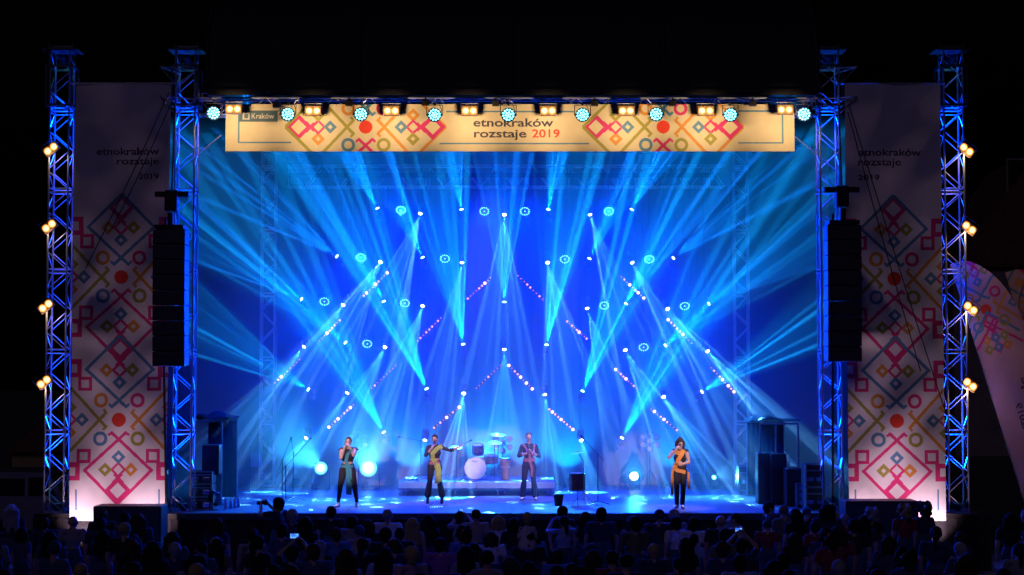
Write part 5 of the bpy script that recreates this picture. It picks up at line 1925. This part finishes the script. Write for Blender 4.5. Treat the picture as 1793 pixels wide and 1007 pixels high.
microphone(V((at(761, 882, 2.9).x - 0.005, 2.9 - 0.17, DECK_Z + 1.575)), (0.05, 0.5, 0.35), 'dark hand microphone held to the mouth of the singer with the green sash')

# man clapping
q3 = Quaternion((0, 0, 1), R(6)) @ Quaternion((1, 0, 0), R(6))
J3 = joints(pelvis=(0, 0, 0.98), chest=(0.0, 0, 1.28), neck=(0, 0.012, 1.49), head=(0.0, -0.02, 1.65), shL=(0.175, 0.01, 1.41), shR=(-0.175, 0.01, 1.41),
            elL=(0.27, -0.10, 1.16), elR=(-0.26, -0.10, 1.17), wrL=(0.09, -0.27, 1.23), wrR=(-0.06, -0.27, 1.24),
            handL=(V((-0.35, -0.1, 0.7)), V((-0.9, 0, -0.3)), -1, 14), handR=(V((0.35, -0.1, 0.7)), V((0.9, 0, -0.3)), 1, 26),
            knL=(0.125, -0.02, 0.51), knR=(-0.125, -0.02, 0.51), anL=(0.17, 0.02, 0.09), anR=(-0.165, 0.02, 0.09), footL=(0.3, -1, 0), footR=(-0.3, -1, 0))
t3, me3 = performer(926, 876, 4.1, J3, 'man in black clapping his hands before his chest, mouth wide open', (m_skin2, m_blackcl, m_blackcl, m_shoe_w), head_q=q3, hair_kind='cropped', hair_col=HAIRC['brown'],
                    female=False, sleeve='three', legs='flare', sc=1.0, open_mouth=True)
ribbon(t3, me3, [(-0.15, 1.47, 0.05), (-0.05, 1.34, 0.06), (0.02, 1.2, 0.06), (0.03, 1.05, 0.07), (0.08, 0.85, 0.06), (0.07, 0.62, 0.05)], 0.06, m_pinks)
ribbon(t3, me3, [(0.15, 1.47, 0.05), (0.13, 1.3, 0.05), (0.1, 1.1, 0.05)], 0.06, m_pinks, 'sash_strap')
ribbon(t3, me3, [(-0.16, 1.07), (0.0, 1.05), (0.16, 1.07)], 0.10, m_pinks, 'waist_band')
microphone(V((at(926, 876, 4.1).x - 0.02, 4.1 - 0.30, DECK_Z + 1.35)), (0.05, 0.2, 1.0), 'dark hand microphone between the hands of the clapping man')

# singer with the orange sash
q4 = Quaternion((1, 0, 0), R(9)) @ Quaternion((0, 0, 1), R(8))
J4 = joints(pelvis=(0, 0, 0.96), chest=(0.0, 0, 1.25), neck=(0.01, 0.012, 1.45), head=(0.01, -0.012, 1.595), shL=(0.165, 0.01, 1.40), shR=(-0.155, 0.01, 1.41),
            elL=(0.215, -0.06, 1.13), elR=(-0.29, -0.12, 1.24), wrL=(0.05, -0.20, 1.10), wrR=(-0.11, -0.23, 1.46),
            handL=(V((-0.9, -0.1, 0.1)), V((0, 1, -0.1)), -1, 20), handR=(V((0.45, 0.15, 0.55)), V((0.5, 0.7, 0.0)), 1, 42),
            hipL=(0.085, 0, 0.90), hipR=(-0.085, 0, 0.90), knL=(0.075, -0.03, 0.49), knR=(-0.085, 0.0, 0.49), anL=(0.055, 0.0, 0.09), anR=(-0.075, 0.03, 0.09), footL=(0.1, -1, 0), footR=(-0.4, -1, 0))
t4, me4 = performer(1191, 889, 1.4, J4, 'singer in black with an orange sash and loose hair, holding a microphone up', (m_skin, m_blackcl, m_blackcl, m_shoe_w), head_q=q4,
                    hair_kind='long', hair_col=HAIRC['brown'], sleeve='none', crop=True, legs='straight', sc=1.0)
hair('bun', t4, V(J4['head']) + V((0, 0.0, -0.012)), q4, HAIRC['brown'])
ribbon(t4, me4, [(0.10, 1.43, 0.11), (0.04, 1.34, 0.10), (-0.04, 1.22, 0.10), (-0.12, 1.06, 0.11), (-0.14, 0.98, 0.11), (-0.05, 0.93, 0.09), (0.13, 0.89, 0.09)], 0.1, m_orange)
ribbon(t4, me4, [(-0.13, 1.38, 0.10), (0.0, 1.36, 0.11), (0.10, 1.40, 0.10)], 0.1, m_orange, 'collar_band')
ribbon(t4, me4, [(-0.19, 0.95, 0.06), (-0.205, 0.7, 0.07), (-0.21, 0.34, 0.06)], 0.06, m_orange, 'sash_tail')
ribbon(t4, me4, [(0.19, 0.9, 0.06), (0.21, 0.7, 0.06), (0.20, 0.48, 0.05)], 0.06, m_orange, 'sash_tail')
microphone(V((at(1191, 889, 1.4).x - 0.045, 1.4 - 0.17, DECK_Z + 1.53)), (0.35, 0.45, 0.35), 'pale hand microphone held up by the singer with the orange sash')

# ------------------------------------------------------------------ the crowd
def crowd_body(kind):
    kw = dict(female=False, sleeve='short', detail=False)
    J = joints(shL=(0.195, 0.01, 1.42), shR=(-0.195, 0.01, 1.42), elL=(0.25, 0.02, 1.13), elR=(-0.25, 0.02, 1.13))
    if kind == 'slim':
        J = joints()
        kw['female'] = True
    elif kind == 'broad':
        kw['wide'] = 1.15
        J.update(shL=(0.215, 0.01, 1.42), shR=(-0.215, 0.01, 1.42), elL=(0.29, 0.02, 1.13), elR=(-0.29, 0.02, 1.13), wrL=(0.28, -0.05, 0.9), wrR=(-0.28, -0.05, 0.9))
    elif kind == 'phone':
        J.update(elL=(0.25, -0.22, 1.40), elR=(-0.25, -0.22, 1.40), wrL=(0.10, -0.34, 1.62), wrR=(-0.10, -0.34, 1.62),
                 handL=(V((-0.6, -0.1, 0.7)), V((-0.6, 0.6, 0)), -1, 20), handR=(V((0.6, -0.1, 0.7)), V((0.6, 0.6, 0)), 1, 20))
    elif kind == 'phonehigh':
        J.update(elL=(0.27, -0.12, 1.58), elR=(-0.27, -0.12, 1.58), wrL=(0.09, -0.24, 1.80), wrR=(-0.09, -0.24, 1.80),
                 handL=(V((-0.6, -0.1, 0.7)), V((-0.6, 0.6, 0)), -1, 20), handR=(V((0.6, -0.1, 0.7)), V((0.6, 0.6, 0)), 1, 20))
    elif kind == 'crossed':
        J.update(elL=(0.25, -0.06, 1.14), elR=(-0.25, -0.06, 1.14), wrL=(0.02, -0.24, 1.14), wrR=(-0.02, -0.22, 1.18))
        kw['sleeve'] = 'long'
    B, P = human(J, head_s=1.12, **kw)
    me = B.mesh('crowd_body_' + kind, 0.019, 4)
    for m_ in (m_skin, m_blackcl, m_blackcl, m_blackcl):
        me.materials.append(m_)
    return me, V(J['head'])


_crowd = {k: crowd_body(k) for k in ('slim', 'man', 'broad', 'phone', 'phonehigh', 'crossed')}
CLOTH = {k: mat('cloth_' + k, c, 0.9, noise=0.12, nscale=14) for k, c in {
    'black': (0.02, 0.02, 0.024), 'navy': (0.03, 0.04, 0.10), 'white': (0.72, 0.70, 0.70), 'grey': (0.30, 0.30, 0.32), 'blue': (0.10, 0.18, 0.50), 'purple': (0.34, 0.10, 0.36),
    'olive': (0.16, 0.15, 0.09), 'red': (0.28, 0.04, 0.05), 'beige': (0.45, 0.38, 0.30), 'denim': (0.06, 0.09, 0.16), 'lightblue': (0.30, 0.40, 0.62), 'pink': (0.5, 0.28, 0.32)}.items()}
_crowd_n = 0


def onlooker(px, py, h, kind, top, hk, hc, label, group='people in the crowd', turn=None, trousers='denim', skin=None, name='person'):
    """A person whose crown is seen at a photograph pixel; the distance follows from the height h."""
    d = at(px, py, 0) - CAM
    t_ = (h - CAM.z) / d.z
    p = CAM + d * t_
    me, hd = _crowd[kind]
    t = thing(name, (p.x, p.y, 0), label, 'person', group)
    t.rotation_euler = (0, 0, math.pi + R(random.gauss(0, 17) if turn is None else turn))
    s = h / 1.735
    t.scale = (s * random.uniform(1.08, 1.2), s * 1.12, s)
    b = put('body', me, t)
    for i, m_ in enumerate((skin or random.choice((m_skin, m_skin2)), CLOTH[top], CLOTH[trousers], CLOTH['black'])):
        b.material_slots[i].link = 'OBJECT'
        b.material_slots[i].material = m_
    if hk:
        hair(hk, t, hd, Quaternion((0, 0, 1), R(random.uniform(-15, 15))), CLOTH[hc] if hc in CLOTH else HAIRC[hc], random.uniform(1.12, 1.22))
    PLACED.append((p.x, p.y))
    return t


PLACED = []
m_screen = bpy.data.materials.new('phone_screen')
m_screen.use_nodes = True
_n, _l = m_screen.node_tree.nodes, m_screen.node_tree.links
_b = _n['Principled BSDF']
_tc = _n.new('ShaderNodeTexCoord')
_v = _n.new('ShaderNodeTexVoronoi')
_v.inputs['Scale'].default_value = 22
_r = _n.new('ShaderNodeValToRGB')
_r.color_ramp.elements[0].color = (0.25, 0.75, 1, 1)
_r.color_ramp.elements[1].color = (0.01, 0.10, 0.8, 1)
_r.color_ramp.elements[1].position = 0.6
_l.new(_tc.outputs['Object'], _v.inputs['Vector'])
_l.new(_v.outputs['Distance'], _r.inputs['Fac'])
_l.new(_r.outputs['Color'], _b.inputs['Emission Color'])
_b.inputs['Emission Strength'].default_value = 1.3
m_screen.cycles.emission_sampling = 'NONE'


def phone(owner, dz, dy, label, w_=0.16, h_=0.09):
    """A phone held up before the owner's face (owner faces the stage)."""
    t = thing('phone', (owner.location.x, owner.location.y + dy, dz), label, 'phone', 'glowing phones')
    MB().box((0, 0, 0), (w_, 0.012, h_), bevel=0.004).build('case', BLACK, t)
    MB().box((0, -0.0075, 0), (w_ - 0.012, 0.003, h_ - 0.012)).build('screen', m_screen, t)
    return t


N_ = [  # px, py, height, body, top, hair, hair colour, label, turn
    (679, 893, 1.80, 'broad', 'white', 'cropped', 'grey', 'balding man in a pale grey shirt seen from behind, below the teal sash singer', None),
    (580, 888, 1.70, 'man', 'black', 'short', 'dark', 'dark haired onlooker right under the feet of the singer with the teal sash', None),
    (617, 905, 1.66, 'man', 'grey', 'short', 'dark', 'onlooker in a grey shirt left of the balding man', None),
    (645, 912, 1.60, 'slim', 'black', 'bob', 'brown', 'brown bobbed onlooker in black just left of the balding man', None),
    (722, 909, 1.66, 'slim', 'beige', 'long', 'blond', 'onlooker with long blond hair right of the balding man', None),
    (750, 904, 1.66, 'slim', 'black', 'long', 'dark', 'onlooker with long dark hair beside the long blond one', None),
    (806, 897, 1.72, 'phone', 'grey', 'short', 'brown', 'brown haired onlooker raising a phone under the drum riser', None),
    (833, 893, 1.78, 'man', 'beige', 'cropped', 'brown', 'close cropped man right beside the raised phone', 14),
    (872, 905, 1.62, 'slim', 'white', 'bob', 'blond', 'onlooker with a pale blond bob left of the child in the floral dress', None),
    (985, 888, 1.78, 'man', 'black', 'short', 'dark', 'dark haired onlooker below the black bucket', None),
    (988, 905, 1.68, 'phone', 'lightblue', 'ponytail', 'dark', 'onlooker in a light blue top reaching up with bare arms, below the bucket', 20),
    (1025, 898, 1.70, 'slim', 'black', 'bob', 'brown', 'onlooker in black with shoulder length brown hair under the floor tom', None),
    (1053, 891, 1.82, 'broad', 'navy', 'short', 'dark', 'man in a navy shirt with dark cap-like hair under the tall mic stand', None),
    (1107, 906, 1.68, 'man', 'olive', 'bob', 'brown', 'onlooker in an olive top right of the man in the navy shirt', None),
    (1155, 894, 1.82, 'broad', 'navy', 'cap', 'navy', 'broad man in a dark cap and dark shirt left of the orange sash singer', None),
    (1183, 907, 1.68, 'man', 'white', 'short', 'dark', 'onlooker in a white shirt under the feet of the orange sash singer', None),
    (1214, 908, 1.70, 'man', 'white', 'short', 'dark', 'second onlooker in white, right of the one under the orange sash singer', None),
    (1262, 903, 1.80, 'man', 'black', None, None, 'bald man in a black shirt in front of the stage edge', None),
    (1288, 900, 1.80, 'man', 'white', 'cropped', 'brown', 'man in a white shirt turned half away beside the bald man', 60),
    (1347, 880, 1.78, 'man', 'black', 'short', 'dark', 'dark haired man in profile by the black cabinets at the right deck edge', -80),
    (1372, 886, 1.76, 'slim', 'olive', 'cap', 'olive', 'onlooker in a drab hat near the right deck edge', None),
    (1392, 893, 1.72, 'slim', 'black', 'long', 'dark', 'onlooker with long dark hair beside the drab hat', None),
    (487, 873, 1.84, 'phone', 'black', 'short', 'dark', 'photographer in black in front of the deck, camera raised to the face', 60),
    (588, 926, 1.70, 'man', 'blue', 'short', 'brown', 'onlooker in a bright blue shirt, lower left of the balding man', None),
    (676, 926, 1.74, 'broad', 'black', 'short', 'dark', 'dark shirted onlooker standing directly behind the balding man', None),
    (772, 944, 1.66, 'broad', 'purple', 'short', 'dark', 'onlooker in a purple shirt near the bottom middle', None),
    (812, 927, 1.72, 'man', 'blue', 'curly', 'dark', 'onlooker with dark curly hair and a deep blue shirt behind the raised phone', None),
    (816, 958, 1.66, 'slim', 'grey', 'long', 'dark', 'long dark haired onlooker in grey at the bottom, right of the purple shirt', None),
    (1200, 944, 1.66, 'slim', 'black', 'long', 'dark', 'onlooker with thick dark hair behind the two white shirts', None),
    (1297, 945, 1.70, 'phonehigh', 'navy', 'short', 'dark', 'onlooker holding up a glowing phone in front of the bald man', None),
    (1295, 975, 1.66, 'broad', 'lightblue', 'short', 'dark', 'onlooker in a pale blue shirt below the right glowing phone', None),
    (512, 958, 1.66, 'phonehigh', 'black', 'short', 'dark', 'onlooker holding a glowing phone high at the lower left of the deck', None),
    (1617, 884, 1.74, 'slim', 'navy', 'curly', 'dark', 'curly haired onlooker before the right tall banner', None),
    (128, 904, 1.74, 'man', 'grey', None, None, 'bald onlooker before the left tall banner', None),
    (176, 908, 1.72, 'man', 'navy', 'short', 'dark', 'dark haired onlooker before the left subwoofer stack', None),
    (1370, 972, 1.64, 'broad', 'blue', 'short', 'dark', 'onlooker in a blue shirt at the bottom right of the crowd', None),
    (675, 962, 1.66, 'broad', 'lightblue', 'long', 'dark', 'onlooker in pale blue with dark hair at the bottom, left of the purple shirt', None),
    (305, 952, 1.66, 'broad', 'navy', 'short', 'grey', 'grey haired onlooker in navy at the bottom left', None),
    (380, 908, 1.72, 'slim', 'navy', 'bob', 'brown', 'onlooker with a brown bob under the left deck corner', None),
]
OWN = {}
for (px, py, h, kind, top, hk, hc, lab, turn) in N_:
    OWN[lab] = onlooker(px, py, h, kind, top, hk, hc, lab, turn=turn)
o = [v_ for k_, v_ in OWN.items() if 'holding a glowing phone high' in k_][0]
phone(o, 1.66 * 1.10, 0.28, 'glowing phone held high at the lower left of the deck')
o = [v_ for k_, v_ in OWN.items() if 'holding up a glowing phone' in k_][0]
phone(o, 1.70 * 1.09, 0.28, 'glowing phone held up in front of the bald man', 0.13, 0.075)
o = [v_ for k_, v_ in OWN.items() if 'raising a phone' in k_][0]
phone(o, 1.72 * 0.985, 0.36, 'phone raised under the drum riser, showing a small blue picture', 0.10, 0.17)
# photographer's camera
o = [v_ for k_, v_ in OWN.items() if 'photographer' in k_][0]
t = thing('camera', (o.location.x - 0.30, o.location.y + 0.16, 1.73), 'black camera with long lens raised by the photographer', 'camera')
MB().box((0, 0, 0), (0.09, 0.14, 0.10), bevel=0.015).box((0, 0, 0.06), (0.06, 0.06, 0.04), bevel=0.01).build('camera_body', BLACK, t)
MB().lathe([(0.036, 0), (0.04, 0.06), (0.045, 0.10), (0.045, 0.17), (0.03, 0.17)], 16, (-0.04, 0, 0), Quaternion((0, 1, 0), R(-90))).build('camera_lens', BLACK, t, True)

# child in the floral dress riding on somebody's shoulders
car = onlooker(926, 932, 1.76, 'man', 'black', 'short', 'dark', 'dark onlooker carrying the child in the floral dress', turn=0)
Bc = Body()
for s in (-1, 1):
    Bc.cap((s * 0.07, 0, 0.03), (s * 0.10, 0.22, 0.0), 0.06, 0.05, SKIN)
    Bc.cap((s * 0.10, 0.22, 0.0), (s * 0.09, 0.24, -0.28), 0.045, 0.035, SKIN)
    Bc.cap((s * 0.115, 0, 0.33), (s * 0.165, 0.06, 0.17), 0.040, 0.036, TOP)
    Bc.cap((s * 0.165, 0.06, 0.17), (s * 0.11, 0.16, 0.10), 0.030, 0.022, SKIN)
Bc.cap((0, 0, 0.02), (0, 0, 0.16), 0.13, 0.105, TOP, 1.35, 1.0)
Bc.cap((0, 0, 0.16), (0, 0, 0.32), 0.095, 0.075, TOP, 1.3, 0.95)
Bc.cap((0, 0, 0.36), (0, 0.0, 0.42), 0.035, 0.035, SKIN)
add_head(Bc, (0, 0.0, 0.50), Quaternion((0, 0, 1), math.pi), 0.9, face=False)
mec = Bc.mesh('child_body', 0.013, 4)
m_floral = bpy.data.materials.new('floral_print')
m_floral.use_nodes = True
_n, _l = m_floral.node_tree.nodes, m_floral.node_tree.links
_tc = _n.new('ShaderNodeTexCoord')
_v = _n.new('ShaderNodeTexVoronoi')
_v.inputs['Scale'].default_value = 13
_r = _n.new('ShaderNodeValToRGB')
_r.color_ramp.elements[0].color = (0.22, 0.03, 0.09, 1)
_r.color_ramp.elements[0].position = 0.28
_r.color_ramp.elements[1].color = (0.66, 0.60, 0.58, 1)
_r.color_ramp.elements[1].position = 0.38
_l.new(_tc.outputs['Object'], _v.inputs['Vector'])
_l.new(_v.outputs['Distance'], _r.inputs['Fac'])
_l.new(_r.outputs['Color'], _n['Principled BSDF'].inputs['Base Color'])
_n['Principled BSDF'].inputs['Roughness'].default_value = 0.9
for m_ in (m_skin, m_floral, m_floral, m_floral):
    mec.materials.append(m_)
t = thing('person', (car.location.x - 0.03, car.location.y - 0.05, 1.50), 'small blond child in a floral dress sitting on somebody\'s shoulders', 'person', 'people in the crowd')
put('body', mec, t)
hair('short', t, V((0, 0.0, 0.505)), Quaternion((0, 0, 1), math.pi), HAIRC['blond'], 0.95)

# the rest of the crowd, too dark to tell one from another
rnd = random.Random(12)
tries = 0
cnt = 0
LANDMARKS = [(20, 'left picture edge'), (98, 'leftmost tower'), (205, 'left banner'), (305, 'left speakers'), (370, 'left wing'), (440, 'back left tower'), (500, 'mic stands'), (608, 'teal sash'), (690, 'large lamp'), (765, 'green sash'),
             (835, 'drum kit'), (926, 'clapping man'), (1011, 'floor tom'), (1100, 'ring lamp'), (1190, 'orange sash'), (1270, 'slim lamp'), (1345, 'black cabinets'), (1420, 'right cases'), (1475, 'right speakers'), (1570, 'right banner'), (1675, 'rightmost tower'), (1760, 'flags')]
while cnt < 118 and tries < 6000:
    tries += 1
    y = rnd.uniform(-17.5, -1.6)
    half = (y - CAM.y) * 0.315
    x = rnd.uniform(-half, half)
    if any((x - a) ** 2 * 1.3 + (y - b_) ** 2 * 0.45 < 0.40 for a, b_ in PLACED):
        continue
    if 7.8 < abs(x) < 10.6 and y > -2.2:
        continue
    if abs(x) < 6.5 and y > -3.2:
        continue
    h = rnd.uniform(1.50, 1.84)
    d = V((x, y, h)) - CAM
    # photograph pixel of the crown
    c_, s_ = math.cos(PITCH), math.sin(PITCH)
    dep = d.y * c_ + d.z * s_
    upc = -d.y * s_ + d.z * c_
    px, py = 896.5 + FPX * d.x / dep, 503.5 - FPX * upc / dep
    dark = rnd.random()
    top = rnd.choices(('black', 'navy', 'denim', 'olive', 'red', 'grey'), (6, 4, 3, 2, 1, 2.5))[0]
    if abs(px - 900) < 420 and dark < 0.3:
        top = rnd.choice(('white', 'grey', 'beige', 'lightblue', 'blue', 'pink'))
    kind = rnd.choices(('slim', 'man', 'broad', 'crossed'), (4, 4, 3, 2))[0]
    hk = rnd.choices(('short', 'bob', 'long', 'ponytail', 'curly', 'cropped', 'cap'), (6, 3, 3, 2, 1, 2, 1))[0]
    hc = rnd.choices(('dark', 'brown', 'grey', 'blond'), (6, 4, 1, 1))[0]
    if hk == 'cap':
        hc = 'navy'
    mark = min(LANDMARKS, key=lambda q_: abs(q_[0] - px))[1]
    row = 'front' if y > -5.5 else ('middle' if y > -11 else 'rear')
    hw = {'short': 'short %s hair', 'bob': '%s bobbed hair', 'long': 'long %s hair', 'ponytail': '%s ponytail', 'curly': 'curly %s hair', 'cropped': 'cropped %s hair', 'cap': 'a dark cap'}[hk]
    hw = hw % hc if '%s' in hw else hw
    onlooker(px, py, h, kind, top, hk, hc, 'dim onlooker, %s, %s top, %s rows below the %s' % (hw, top, row, mark), 'dim silhouettes in the crowd')
    cnt += 1
